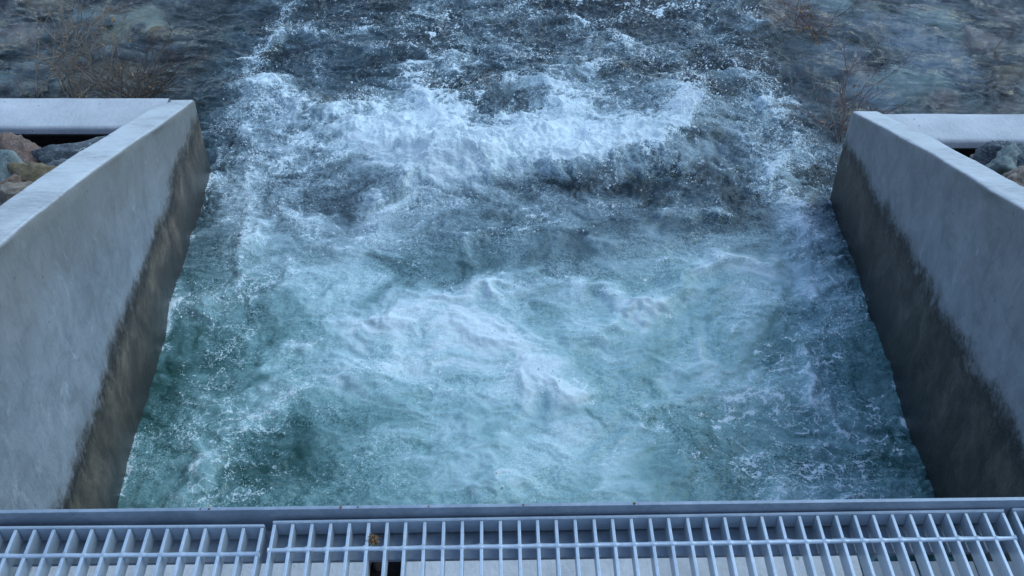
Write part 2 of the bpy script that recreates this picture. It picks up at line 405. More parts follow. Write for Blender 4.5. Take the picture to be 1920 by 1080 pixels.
# ------------------------------------------------------------------ water surface (world coordinates, metres)
# strokes of broken water: (points, half width, foam, height)
STROKES = [
 ([(-1.133, 5.922), (-0.904, 5.763), (-0.69, 5.688), (-0.474, 5.518), (-0.303, 5.459)], 0.1, 0.9, 0.07),
 ([(-0.527, 5.344), (-0.369, 5.52), (-0.2, 5.46), (-0.068, 5.568), (0.135, 5.568), (0.335, 5.49), (0.501, 5.472), (0.71, 5.58), (0.916, 5.61), (1.087, 5.765), (1.203, 5.992), (1.27, 6.174)], 0.17, 1.25, 0.15),
 ([(-0.942, 5.745), (-0.686, 5.591), (-0.469, 5.386), (-0.37, 5.414)], 0.07, 0.7, 0.02),
 ([(-0.334, 5.383), (-0.231, 5.287), (-0.116, 5.315)], 0.05, 0.8, 0.05),
 ([(-1.778, 6.346), (-1.63, 6.346), (-1.414, 6.138), (-1.224, 6.07), (-0.982, 6.172), (-0.858, 6.004), (-0.705, 5.873)], 0.07, 0.75, 0.06),
 ([(-0.768, 6.694), (-0.732, 6.47), (-0.588, 6.257), (-0.466, 6.019), (-0.385, 5.793)], 0.09, 0.8, 0.05),
 ([(-0.295, 6.273), (0.0, 6.487), (0.228, 6.561), (0.46, 6.673), (0.731, 6.711), (0.838, 6.598)], 0.06, 0.6, 0.04),
 ([(0.262, 6.453), (0.329, 6.206), (0.432, 6.07), (0.318, 5.906), (0.176, 5.841)], 0.11, 0.9, 0.06),
 ([(-1.441, 6.051), (-1.195, 5.824), (-1.062, 5.888)], 0.07, 0.6, 0.03),
 ([(-1.964, 6.806), (-1.842, 6.884), (-1.799, 7.209), (-1.633, 7.311), (-1.496, 7.209)], 0.06, 0.65, 0.03),
 ([(-1.793, 6.504), (-1.689, 6.446), (-1.623, 6.504)], 0.05, 0.6, 0.03),
 ([(-1.229, 7.004), (-1.031, 7.004), (-0.756, 7.044), (-0.508, 6.845), (-0.423, 6.691)], 0.05, 0.55, 0.03),
 ([(-1.167, 7.531), (-1.099, 7.27), (-1.216, 7.228)], 0.04, 0.5, 0.02),
 ([(-0.664, 7.487), (-0.527, 7.228), (-0.401, 7.103)], 0.04, 0.5, 0.02),
 ([(0.374, 7.487), (0.455, 7.443), (0.707, 7.504), (0.913, 7.487), (1.073, 7.416)], 0.05, 0.5, 0.02),
 ([(0.169, 7.688), (0.166, 7.481)], 0.03, 0.5, 0),
 ([(0.734, 7.294), (0.839, 7.085), (0.895, 6.806)], 0.05, 0.5, 0.03),
 ([(0.398, 7.022), (0.601, 7.103), (0.795, 7.022)], 0.04, 0.5, 0.02),
 ([(1.83, 7.511), (1.852, 7.397), (1.939, 7.423)], 0.03, 0.9, 0.03),
 ([(1.746, 7.351), (1.804, 7.334)], 0.02, 0.6, 0),
 ([(-0.159, 7.022), (0.0, 6.942), (0.158, 6.982)], 0.04, 0.4, 0.02),
 ([(-0.039, 6.767), (0.194, 6.806), (0.465, 6.767)], 0.04, 0.45, 0.03),
 ([(-1.768, 6.273), (-1.653, 6.035), (-1.473, 5.808), (-1.267, 5.592), (-1.092, 5.562)], 0.1, 0.6, 0.04),
 ([(-1.8, 5.952), (-1.688, 5.637), (-1.655, 5.286), (-1.561, 4.962), (-1.561, 4.709)], 0.045, 0.7, 0.03),
 ([(-1.551, 4.746), (-1.526, 4.459), (-1.468, 4.236), (-1.619, 4.192), (-1.743, 4.108), (-1.82, 4.129)], 0.05, 0.65, 0.04),
 ([(-1.958, 5.683), (-1.887, 5.591), (-1.847, 5.652)], 0.03, 0.6, 0.02),
 ([(-1.338, 4.962), (-1.143, 4.709), (-0.947, 4.612), (-0.808, 4.758), (-0.77, 5.014)], 0.06, 0.4, 0.03),
 ([(-1.301, 4.529), (-1.219, 4.391), (-1.22, 4.215)], 0.06, 0.4, 0.02),
 ([(1.611, 6.673), (1.675, 6.487), (1.737, 6.308), (1.749, 6.17)], 0.07, 0.8, 0.04),
 ([(1.747, 6.152), (1.824, 5.985), (1.898, 5.824), (1.832, 5.668)], 0.06, 0.6, 0.03),
 ([(1.572, 5.968), (1.505, 5.776), (1.509, 5.591)], 0.05, 0.35, 0.02),
 ([(1.627, 5.503), (1.678, 5.415), (1.624, 5.217), (1.727, 5.001), (1.747, 4.796)], 0.08, 1.0, 0.04),
 ([(1.737, 5.357), (1.755, 5.532)], 0.04, 0.6, 0.02),
 ([(1.7, 4.859), (1.669, 4.565), (1.71, 4.335), (1.676, 4.118)], 0.07, 0.6, 0.03),
 ([(1.728, 4.015), (1.794, 4.056), (1.857, 4.077)], 0.02, 0.6, 0.01),
 ([(1.82, 4.541), (1.913, 4.551)], 0.015, 0.6, 0.01),
 ([(0.924, 4.962), (1.121, 5.003), (1.31, 4.982)], 0.03, 0.55, 0.03),
 ([(0.716, 4.13), (0.841, 4.225), (1.009, 4.402), (1.141, 4.494), (1.298, 4.541), (1.439, 4.485)], 0.045, 0.6, 0.05),
 ([(1.228, 4.269), (1.342, 4.256), (1.347, 4.118), (1.24, 3.994)], 0.06, 0.5, 0.03),
 ([(1.493, 3.854), (1.525, 3.682), (1.499, 3.5), (1.55, 3.378), (1.582, 3.293)], 0.03, 0.6, 0.03),
 ([(1.115, 3.482), (1.213, 3.518), (1.311, 3.482)], 0.05, 0.5, 0.03),
 ([(0.573, 3.413), (0.641, 3.31)], 0.02, 0.4, 0.01),
 ([(1.192, 3.107), (1.199, 3.014), (1.213, 2.893)], 0.03, 0.5, 0.02),
 ([(0.94, 3.845), (1.028, 3.691), (0.959, 3.581)], 0.03, 0.3, 0.02),
 ([(-0.614, 4.269), (-0.466, 4.247), (-0.32, 4.225), (-0.176, 4.313), (-0.088, 4.269), (0.044, 4.313), (0.149, 4.402), (0.297, 4.402)], 0.05, 0.6, 0.03),
 ([(-0.205, 4.312), (-0.132, 4.321)], 0.06, 0.5, 0.05),
 ([(0.353, 4.324), (0.499, 4.315), (0.592, 4.192), (0.718, 4.141)], 0.04, 0.55, 0.04),
 ([(0.309, 3.984), (0.362, 3.923), (0.448, 3.951), (0.564, 4.004)], 0.035, 0.5, 0.04),
 ([(-0.638, 4.045), (-0.484, 4.074), (-0.311, 4.024), (-0.168, 3.975), (-0.042, 3.872), (0.082, 3.74), (0.186, 3.598), (0.314, 3.473)], 0.085, 0.75, 0.04),
 ([(-0.376, 4.818), (-0.187, 4.778), (0.062, 4.758), (0.313, 4.808), (0.466, 4.758)], 0.03, 0.4, 0.03),
 ([(0.464, 4.711), (0.649, 4.697), (0.834, 4.697)], 0.03, 0.35, 0.02),
 ([(-0.342, 4.746), (-0.186, 4.721)], 0.03, 0.3, 0.02),
 ([(-0.975, 3.518), (-0.854, 3.601), (-0.696, 3.626), (-0.594, 3.682)], 0.05, 0.45, 0.03),
 ([(-0.053, 3.518), (0.105, 3.507), (0.264, 3.518)], 0.05, 0.5, 0.03),
 ([(-0.108, 2.871), (-0.085, 2.96), (-0.036, 2.886)], 0.05, 0.45, 0.03),
 ([(-0.244, 2.976), (-0.144, 2.886)], 0.02, 0.3, 0.01),
 ([(-0.024, 2.991), (-0.048, 2.886)], 0.02, 0.3, 0.01),
 ([(-1.319, 3.654), (-1.261, 3.786), (-1.103, 3.825)], 0.03, 0.3, 0.02),
 ([(-1.107, 3.509), (-1.234, 3.336), (-1.329, 3.171), (-1.437, 2.983)], 0.05, 0.3, 0.02),
 ([(-1.533, 3.518), (-1.439, 3.447)], 0.02, 0.45, 0.01),
 ([(-1.444, 3.115), (-1.445, 2.901)], 0.03, 0.35, 0.01),
 ([(-1.119, 3.044), (-1.048, 2.983), (-1.09, 2.878)], 0.04, 0.4, 0.02),
]
# patches: (cx, cy, rx, ry, bubbles, foam)
PATCHES = [
 (0.0, 5.869, 1.346, 0.481, 0.3, 0.22),
 (0.178, 5.934, 0.821, 0.292, 0.1, 0.35),
 (-0.647, 5.999, 0.431, 0.461, 0.15, 0.22),
 (0.447, 6.339, 0.446, 0.282, 0.1, 0.2),
 (-0.273, 3.749, 0.902, 0.574, 0.34, 0.04),
 (0.099, 3.06, 0.816, 0.407, 0.34, 0.02),
 (-0.086, 4.067, 0.714, 0.291, 0.15, 0.05),
 (-0.185, 4.648, 1.539, 0.339, 0.2, 0),
 (-1.101, 4.6, 0.459, 0.623, 0.22, 0),
 (1.227, 4.237, 0.525, 0.48, 0.2, 0),
 (0.802, 3.826, 0.442, 0.468, 0.15, 0),
 (1.639, 4.846, 0.284, 0.611, 0.12, 0.08),
 (-1.507, 5.561, 0.445, 0.721, 0.1, 0.1),
 (-0.866, 3.673, 0.433, 0.299, 0.15, 0),
 (-1.041, 3.076, 0.248, 0.157, -0.22, -0.12),
 (-1.697, 3.319, 0.283, 0.749, -0.06, -0.2),
 (1.836, 3.456, 0.289, 0.78, -0.08, -0.25),
 (1.259, 3.456, 0.394, 0.493, 0.07, 0),
 (0.709, 3.22, 0.152, 0.197, -0.05, 0),
 (-1.672, 4.697, 0.186, 0.589, -0.05, -0.1),
 (1.927, 4.6, 0.184, 0.623, -0.1, -0.2),
 (0.397, 5.26, 0.762, 0.101, -0.2, -0.45),
 (-1.064, 5.3, 0.532, 0.113, 0.1, 0.0),
 (1.243, 5.385, 0.302, 0.345, -0.12, -0.25),
 (-1.634, 6.782, 0.233, 0.231, -0.15, -0.3),
 (1.035, 7.018, 0.478, 0.648, -0.05, -0.12),
 (-0.244, 7.266, 1.018, 0.508, -0.05, -0.05),
 (-2.126, 5.869, 0.213, 0.968, -0.1, -0.25),
 (-0.102, 3.286, 0.115, 0.15, -0.25, -0.1),
 (-0.335, 4.553, 0.335, 0.142, -0.15, -0.1),
 (0.0, 6.304, 0.26, 0.175, -0.18, -0.3),
 (1.489, 6.339, 0.223, 0.424, -0.1, -0.3),
 (-1.141, 6.556, 0.304, 0.443, -0.1, -0.2),
 (1.542, 4.067, 0.429, 0.841, -0.02, -0.05),
 (0.768, 5.731, 0.384, 0.217, 0.15, 0.55),
 (0.138, 5.621, 0.414, 0.17, 0.15, 0.45),
 (1.243, 3.985, 0.48, 0.907, 0.09, 0.04),
 (1.84, 3.673, 0.244, 1.147, 0.08, 0),
 (-0.554, 5.651, 0.312, 0.183, 0.1, 0.3),
 (-1.126, 5.26, 0.431, 0.252, 0.2, 0.1),
 (-0.027, 3.673, 0.541, 0.411, 0.1, 0),
 (0.124, 3.06, 0.494, 0.281, 0.1, 0),
 (-0.621, 6.166, 0.402, 0.307, 0.06, 0.15),
 (0.558, 6.339, 0.372, 0.282, 0.06, 0.12),
 (1.356, 5.934, 0.214, 0.389, -0.1, -0.15),
]

# loose trails of lace: (points, half width, strength)
TRAILS = [
 ([(-1.697, 7.706), (-1.845, 7.099), (-1.788, 6.556), (-1.785, 6.132), (-1.661, 5.561), (-1.574, 5.001), (-1.554, 4.648), (-1.519, 4.237), (-1.52, 3.826), (-1.454, 3.387), (-1.424, 2.908)], 0.14, 0.6),
 ([(1.793, 7.266), (1.674, 6.556), (1.796, 5.999), (1.656, 5.443), (1.755, 4.948), (1.733, 4.414), (1.648, 3.904), (1.558, 3.387), (1.567, 2.999)], 0.16, 0.6),
 ([(0.933, 7.706), (0.876, 7.018), (0.989, 6.556)], 0.2, 0.35),
 ([(-0.589, 7.615), (-0.438, 7.018), (-0.618, 6.705)], 0.2, 0.35),
 ([(0.17, 7.706), (0.0, 6.859)], 0.2, 0.3),
 ([(-0.83, 3.599), (-1.137, 3.353), (-1.323, 3.123), (-1.394, 2.879)], 0.2, 0.35),
 ([(1.166, 3.527), (1.198, 3.123), (1.226, 2.879)], 0.16, 0.45),
 ([(-1.301, 5.107), (-0.991, 4.697), (-0.771, 5.001)], 0.15, 0.4),
 ([(-1.819, 4.151), (-1.502, 4.302)], 0.1, 0.4),
]

def axis_x():
    core = np.arange(-4.75, 4.7501, 0.0088)
    side = 4.75 + np.cumsum(0.0088 * 1.07 ** np.arange(1, 95))
    return np.concatenate([-side[::-1], core, side])
def axis_y():
    a = [0.2]
    while a[-1] < 2.2: a.append(a[-1] + .03)
    while a[-1] < 8.35: a.append(a[-1] + .0052 + .0085 * max(0, (a[-1] - 2.2)) / 5.6)
    st = .015
    while a[-1] < 70: st *= 1.08; a.append(a[-1] + st)
    return np.array(a)

def seg_dist(px, py, pts):
    best = np.full(px.shape, 9.0, np.float32); sgn = np.ones(px.shape, np.float32)
    for (ax, ay), (bx, by) in zip(pts[:-1], pts[1:]):
        dx, dy = bx - ax, by - ay; L = dx * dx + dy * dy + 1e-9
        t = np.clip(((px - ax) * dx + (py - ay) * dy) / L, 0, 1)
        ex = px - (ax + t * dx); ey = py - (ay + t * dy)
        d = np.sqrt(ex * ex + ey * ey)
        m = d < best
        best = np.where(m, d, best)
        l = math.sqrt(L); nx, ny = -dy / l, dx / l
        if ny < 0: nx, ny = -nx, -ny
        sgn = np.where(m, np.sign(ex * nx + ey * ny), sgn)
    return best, sgn

def build_water():
    xs = axis_x(); ys = axis_y()
    X, Y = np.meshgrid(xs, ys); X = X.astype(np.float32); Y = Y.astype(np.float32)
    near = (np.abs(X) < 6) & (Y < 10)
    # domain warps
    w1x = fbm(X * 1.1, Y * 1.3, 1, 3); w1y = fbm(X * 1.1, Y * 1.3, 2, 3)
    w2x = fbm(X * 5, Y * 6, 3, 3); w2y = fbm(X * 5, Y * 6, 4, 3)
    Wx = X + .42 * w1x + .085 * w2x; Wy = Y + .34 * w1y + .085 * w2y
    r1 = ridge(Wx * 1.7, Wy * 2.2, 11); r2 = ridge(Wx * 4.1, Wy * 5.2, 12)
    r3 = ridge(Wx * 9.5 + w2x, Wy * 12, 13); r4 = ridge(X * 22 + 2 * w2x, Y * 28 + 2 * w2y, 14); r5 = ridge(X * 45, Y * 52, 15)
    web = .26 * r1 + .27 * r2 + .21 * r3 + .15 * r4 + .11 * r5
    cloud = fbm(Wx * 1.5, Wy * 1.9, 21, 5, .58)
    mid = fbm(Wx * 5, Wy * 6.5, 31, 4, .6)
    # zones
    inside = sstep(2.05, 1.85, np.abs(X)) * sstep(6.3, 4.8, Y)
    pool = sstep(5.6, 4.1, Y + .3 * w1x) * sstep(3.2, 2.0, np.abs(X))
    side = np.maximum(sstep(1.75, 2.6, X + .3 * w1x + .12 * (Y - 6)), sstep(-1.9, -2.5, X + .25 * w1x))
    side = side * sstep(4.9, 5.4, Y)
    rapids = sstep(4.6, 5.4, Y) * (1 - side)
    Px = X + .35 * (Wx - X); Py = Y + .35 * (Wy - Y)
    bub = .29 * pool + .16 * rapids + .03
    foam = -.35 + 0 * X
    H = np.zeros_like(X)
    for cx, cy, rx, ry, b, f in PATCHES:
        g = np.exp(-(((Px - cx) / rx) ** 2 + ((Py - cy) / ry) ** 2))
        bub += b * g; foam += f * g
    bub += (cloud * .44 + mid * .20) * (1 - .80 * side) + (web - .42) * (.12 * pool + .34 * rapids + .04)
    # sparkling chop in the rapids
    foam += (web - .50) * (1.05 * rapids + .85 * pool * (1 - sstep(.0, .5, -bub)) + .15) + cloud * .25
    # thin curling foam lines, sparse and broken
    line = np.maximum(ridge(Wx * 1.3 + .5 * w2x, Wy * 1.8 + .5 * w2y, 81) ** 9, .8 * ridge(Wx * 2.9 + .4 * w2x, Wy * 3.6, 82) ** 8)
    line *= sstep(.0, .35, fbm(Wx * .9, Wy * 1.1, 83, 3)) * (.6 + .8 * r4)
    foam += line * (1.15 * pool + 1.0 * rapids + .12 * side) * sstep(2.2, 1.7, np.abs(X))
    fil = ridge(Wx * 6 + w2x, Wy * 8 + w2y, 84) ** 6 * sstep(.05, .4, fbm(X * 2, Y * 2.4, 85, 3))
    foam += fil * (.28 * pool + .75 * rapids)
    # froth rubbing along the concrete
    for wx_ in (-(1.775 + (Y - 2.81) * .0495), 1.893 + (Y - 2.5) * .0215):
        dw = np.abs(X - wx_)
        foam += np.where(Y < 5.5, .75 * np.exp(-(dw / (.018 + .03 * np.clip(mid + .2, 0, 1))) ** 2) * sstep(-.1, .35, cloud + .6 * mid), 0)
        H += np.where(Y < 5.4, .02 * np.exp(-(dw / .10) ** 2) * (mid + .3), 0)
    # waves
    ampl = .35 * side + 1.0 * rapids + 1.0 * pool + .2
    H += ampl * (.045 * fbm(X * .9, Y * 1.3, 41, 3) + .030 * fbm(Wx * 3.1, Wy * 4.4, 42, 3)
                 + (.004 + .006 * rapids) * (r3 - .4) + (.002 + .003 * rapids) * (r4 - .4) + .004 * fbm(X * 14, Y * 17, 44, 3))
    # streaming ripples on the shallow side water, running with the current
    ca, sa = math.cos(R(-24)), math.sin(R(-24))
    U = Wx * ca + Wy * sa; V = -Wx * sa + Wy * ca
    H += side * (.014 * perlin(U * 3.0, V * 10, 51) + .0065 * perlin(U * 8, V * 25, 52) + .003 * perlin(U * 20, V * 55, 53))
    # crests
    cw = X + .10 * w2x + .05 * fbm(X * 13, Y * 14, 61, 3); cy_ = Y + .10 * w2y + .075 * fbm(X * 11, Y * 11, 62, 4, .6) + .06 * w1y
    hx = X + .10 * w2x; hy = Y + .10 * w2y + .06 * w1y
    for pts, w, f, h in STROKES:
        x0 = min(a for a, b in pts) - 4 * w - .3; x1 = max(a for a, b in pts) + 4 * w + .3
        y0 = min(b for a, b in pts) - 4 * w - .3; y1 = max(b for a, b in pts) + 4 * w + .3
        ix = np.where((xs > x0) & (xs < x1))[0]; iy = np.where((ys > y0) & (ys < y1))[0]
        if len(ix) == 0 or len(iy) == 0: continue
        sl = (slice(iy[0], iy[-1] + 1), slice(ix[0], ix[-1] + 1))
        d, sg = seg_dist(cw[sl], cy_[sl], pts)
        fall = np.where(sg > 0, np.exp(-(d / (w * 1.25)) ** 2), np.exp(-(d / (w * .36)) ** 2))
        brk = .55 + .75 * np.clip(web[sl] + .35 * mid[sl], 0, 1)
        foam[sl] += f * fall * brk * (1.0 + .5 * cloud[sl])
        bub[sl] += .38 * f * np.exp(-(d / (w * 1.9)) ** 2) * (.7 + .5 * mid[sl])
        if h:
            d2, sg2 = seg_dist(hx[sl], hy[sl], pts)
            hf = np.where(sg2 > 0, np.exp(-(d2 / (w * 2.0)) ** 2), np.exp(-(d2 / (w * .8 + .02)) ** 2))
            H[sl] += h * .95 * hf * (.85 + .5 * mid[sl])
    fm = np.clip(foam, 0, 1)
    H += fm * (.25 + .75 * sstep(4.3, 5.0, Y)) * (.020 * fbm(X * 8 + w2x, Y * 10 + w2y, 71, 5, .62) + .008 * np.abs(perlin(X * 30, Y * 30, 72)))
    # boil over the outlet
    H += .07 * np.exp(-((X / 1.0) ** 2 + ((Y - 2.6) / .9) ** 2))
    lace = .62 * rapids + .48 * pool + .10 * side + 1.1 * np.clip(foam + .28, 0, .6) * (1 - side) + .35 * cloud
    for pts, w, f in TRAILS:
        d, sg = seg_dist(X + .9 * (Wx - X), Y + .9 * (Wy - Y), pts)
        t = np.exp(-(d / w) ** 2)
        lace += f * t; bub += .10 * f * t
    lace = np.clip(lace * sstep(2.9, 1.7, np.abs(X + .15 * w1x)), 0, 1)
    clar = np.clip(side * 1.0 + .45 * rapids * sstep(.1, -.3, cloud) + .05, 0, 1)
    green = np.clip(1.08 * sstep(5.2, 3.7, Y + .35 * w1x) + .35 * sstep(-1.9, -2.3, X), 0, 1)
    far = sstep(9, 12, np.maximum(np.abs(X) * 1.8, Y))
    H *= (1 - far * .8)
    V3 = np.stack([X, Y, H], -1).reshape(-1, 3)
    me = np_mesh('water', V3, grid_faces(len(ys), len(xs)))
    add_attr(me, 'bubbles', np.clip(bub, 0, 1)); add_attr(me, 'foam', np.clip(foam, -1, 1.2))
    add_attr(me, 'lace', lace); add_attr(me, 'clarity', clar); add_attr(me, 'green', green)
    o = link('water', me, M_water); tag(o, kind='structure')
    return xs, ys, H, foam
WX, WY, WH, WF = build_water()
def water_z(x, y):
    i = min(len(WY) - 1, int(np.searchsorted(WY, y))); j = min(len(WX) - 1, int(np.searchsorted(WX, x)))
    return float(WH[i, j])

# spray thrown off the crests
def build_spray():
    rs = np.random.RandomState(3)
    t = (1 + 5 ** .5) / 2
    ico = np.array([(-1,t,0),(1,t,0),(-1,-t,0),(1,-t,0),(0,-1,t),(0,1,t),(0,-1,-t),(0,1,-t),(t,0,-1),(t,0,1),(-t,0,-1),(-t,0,1)]) / math.sqrt(1 + t * t)
    fc = np.array([(0,11,5),(0,5,1),(0,1,7),(0,7,10),(0,10,11),(1,5,9),(5,11,4),(11,10,2),(10,7,6),(7,1,8),(3,9,4),(3,4,2),(3,2,6),(3,6,8),(3,8,9),(4,9,5),(2,4,11),(6,2,10),(8,6,7),(9,8,1)])
    P = []; S = []
    def burst(x, y, z, n, sx, sy, sz, r0, r1):
        for k in range(n):
            a = rs.exponential(sz)
            P.append((x + rs.normal() * sx * (1 + a * 5), y + rs.normal() * sy * (1 + a * 5), z + a))
            r = r0 * (r1 / r0) ** (rs.rand() ** 2.5); S.append(r)
    for pts, w, f, h in STROKES:
        if h < .03 and f < .8: continue
        for (ax, ay), (bx, by) in zip(pts[:-1], pts[1:]):
            L = math.hypot(bx - ax, by - ay); n = int(L * 30 * (1 + 26 * h))
            for k in range(n):
                u = rs.rand(); x = ax + u * (bx - ax) + rs.normal() * w * .7; y = ay + u * (by - ay) + rs.normal() * w * .7
                burst(x, y, water_z(x, y) + .003, rs.randint(1, 6), .022, .022, .010 + .22 * h, .0013, .0062)
    for x, y, n, sz in [(1.252, 6.099, 500, 0.1), (1.199, 5.966, 400, 0.07), (1.318, 6.235, 160, 0.12), (-1.819, 4.151, 70, 0.03), (-1.728, 4.129, 60, 0.03), (-0.219, 5.414, 150, 0.04), (1.829, 7.481, 80, 0.03), (-0.957, 6.235, 200, 0.04), (-0.306, 5.501, 200, 0.05), (1.691, 5.107, 150, 0.03), (2.082, 5.385, 120, 0.03), (1.695, 3.985, 60, 0.02), (-1.695, 5.561, 150, 0.03), (1.724, 5.443, 120, 0.04), (0.565, 5.3, 90, 0.04), (1.828, 4.067, 50, 0.02)]:
        for k in range(n // 8):
            xx = x + rs.normal() * .07; yy = y + rs.normal() * .06
            burst(xx, yy, water_z(xx, yy), 8, .02, .02, sz, .0014, .0075)
    P = np.array(P); S = np.array(S)
    sc = np.stack([S * rs.uniform(.8, 1.2, len(S)), S * rs.uniform(.8, 1.2, len(S)), S * rs.uniform(.8, 1.7, len(S))], -1)
    V = (ico[None] * sc[:, None, :] + P[:, None, :]).reshape(-1, 3)
    F = (fc[None] + 12 * np.arange(len(P))[:, None, None]).reshape(-1, 3)
    o = link('spray', np_mesh('spray', V, F), M_drop)
    tag(o, 'white water droplets flung up along the breaking crests', 'spray', kind='stuff')
build_spray()

# ------------------------------------------------------------------ ground and river bed
def worley(x, y, seed):
    xi = np.floor(x).astype(np.int64) + 1000; yi = np.floor(y).astype(np.int64) + 1000
    x = x + 1000; y = y + 1000
    f1 = np.full(x.shape, 9.0); f2 = np.full(x.shape, 9.0); cid = np.zeros(x.shape)
    for dx in (-1, 0, 1):
        for dy in (-1, 0, 1):
            h1 = _hash(xi + dx, yi + dy, seed) / 4294967296.0; h2 = _hash(xi + dx, yi + dy, seed + 9) / 4294967296.0
            h3 = _hash(xi + dx, yi + dy, seed + 21) / 4294967296.0
            d = np.hypot(x - (xi + dx + .1 + .8 * h1), y - (yi + dy + .1 + .8 * h2))
            m = d < f1
            f2 = np.where(m, f1, np.minimum(f2, d)); cid = np.where(m, h3, cid); f1 = np.where(m, d, f1)
    return f1, f2, cid

def build_bed():
    xs = np.concatenate([-np.geomspace(60, 6.1, 14), np.arange(-6, 6.01, .022), np.geomspace(6.1, 60, 14)])
    ys = np.concatenate([np.arange(.0, 4.6, .1), np.arange(4.6, 9.5, .022), np.geomspace(9.6, 70, 20)])
    X, Y = np.meshgrid(xs, ys)
    w = .12 * fbm(X * 3, Y * 3, 105, 3); w_ = .12 * fbm(X * 3, Y * 3, 106, 3)
    a1, a2, c1 = worley((X + w) * 2.6, (Y + w_) * 3.2, 1); b1, b2, c2 = worley((X + w) * 6.3, (Y + w_) * 7.4, 2)
    big = np.clip((a2 - a1) * 1.9, 0, 1) ** .5 * (.4 + .6 * c1); sm = np.clip((b2 - b1) * 2.0, 0, 1) ** .5
    usebig = c1 > .42
    Z = -.36 + fbm(X * .8, Y * .8, 101, 3) * .08 + np.where(usebig, big * .17, sm * .085) + .012 * fbm(X * 12, Y * 12, 107, 3)
    Z -= .55 * sstep(5.6, 4.2, Y) * sstep(2.6, 1.9, np.abs(X))
    V = np.stack([X, Y, Z], -1).reshape(-1, 3)
    me = np_mesh('river_bed', V, grid_faces(len(ys), len(xs)))
    add_attr(me, 'stone', np.where(usebig, c1 * 3.7 % 1, c2)); add_attr(me, 'gap_shade', 1 - np.clip(np.where(usebig, (a2 - a1) * 3, (b2 - b1) * 3.5), 0, 1))
    tag(link('river_bed', me, M_bed), kind='structure')
build_bed()
me = box_mesh('ground', -900, 900, -900, 900, -1.60, -1.5)
tag(link('ground', me, M_bank), kind='structure')

def bank(name, sx):
    """riprap slope behind a wing wall, climbing towards the viewer"""
    xs = np.linspace(2.03 if sx > 0 else 1.95, 9, 120); ys = np.linspace(-3, 4.97 if sx < 0 else 4.82, 140)
    X, Y = np.meshgrid(xs, ys)
    Z = .36 + (4.9 - Y) * .55 + .05 * fbm(X * 3, Y * 3, 7, 4) - .75 * sstep(4.62, 4.80, Y)
    Z = np.minimum(Z, 2.10 + .03 * fbm(X * 2, Y * 2, 8, 3))
    V = np.stack([sx * X, Y, Z], -1).reshape(-1, 3)
    F = grid_faces(len(ys), len(xs))
    if sx < 0: F = F[:, ::-1]
    tag(link(name, np_mesh(name, V, F), M_bank), kind='structure')
bank('bank_left', -1); bank('bank_right', 1)

# ------------------------------------------------------------------ wing walls
def wing_mesh(name, xin, zfun, thick, ystart, yend, sx, endbat, seed):
    """ruled wall; inner face towards the channel; rounded coping edges"""
    ys = np.linspace(ystart, yend, 150)
    prof = []
    for z in np.concatenate([np.linspace(-1.0, .0, 5), np.linspace(.05, .97, 26)]): prof.append(('in', z))
    b = .019
    for a in np.linspace(0, 90, 7)[1:-1]: prof.append(('ci', a))
    for u in np.linspace(0, 1, 10): prof.append(('top', u))
    for a in np.linspace(90, 0, 5)[1:-1]: prof.append(('co', a))
    for z in (.97, .6, .2, -1.0): prof.append(('out', z))
    rows = []
    for y in ys:
        xi = xin(y); zt = zfun(y); row = []
        e = mnoise.noise(Vector((y * 3.1, seed, 0))) * .006 + mnoise.noise(Vector((y * 17, seed, 3))) * .0028
        for k, v in prof:
            if k == 'in':
                z = v if v < 0 else v / .97 * (zt - b); off = 0
                off = mnoise.noise(Vector((y * 2, z * 2, seed))) * .006 + mnoise.noise(Vector((y * 11, z * 9, seed))) * .0016
                row.append((xi + sx * off, y, z))
            elif k == 'ci': row.append((xi + sx * (b - b * math.cos(R(v)) + e * .6), y, zt - b + b * math.sin(R(v)) + e * .5))
            elif k == 'top':
                row.append((xi + sx * (b + (thick - 2 * b) * v), y, zt + mnoise.noise(Vector((y * 5, v * 2, seed))) * .003 + mnoise.noise(Vector((y * 2, 5, seed))) * .004))
            elif k == 'co': row.append((xi + sx * (thick - b + b * math.cos(R(v))), y, zt - b + b * math.sin(R(v)) - e))
            else:
                z = v if v < 0 else v / .97 * (zt - b); row.append((xi + sx * thick, y, z))
        rows.append(row)
    V = np.array(rows); nr, nc = V.shape[:2]
    # rounded far end: pull the last rows in
    V[-1, :, 1] += 0
    V = V.reshape(-1, 3)
    F = grid_faces(nr, nc)
    if sx > 0: F = F[:, ::-1]
    me = np_mesh(name, V, F)
    bm = bmesh.new(); bm.from_mesh(me)
    bm.verts.ensure_lookup_table()
    for r in (0, nr - 1):
        loop = [bm.verts[r * nc + k] for k in range(nc)]
        try:
            f = bm.faces.new(loop); f.smooth = False
        except Exception: pass
    bmesh.ops.recalc_face_normals(bm, faces=bm.faces[:])
    # ragged chamfer at the far end
    ee = [e for e in bm.edges if len(e.link_faces) == 2 and any(len(f.verts) > 10 for f in e.link_faces) and all(v.co.y > ystart + 1 for v in e.verts)]
    bmesh.ops.bevel(bm, geom=ee, offset=.016, segments=2, affect='EDGES')
    bm.to_mesh(me); bm.free()
    for p in me.polygons: p.use_smooth = len(p.vertices) < 10
    return me

zL = lambda y: 2.6476 - .38897 * y + .012 * math.sin(y * 2.1)
zR = lambda y: 2.7724 - .41683 * y + .012 * math.sin(y * 1.7 + 1)
def xL(y): return -(1.775 + (y - 2.81) * .0495) if y < 9 else 0
def xR(y): return 1.893 + (y - 2.5) * .0215

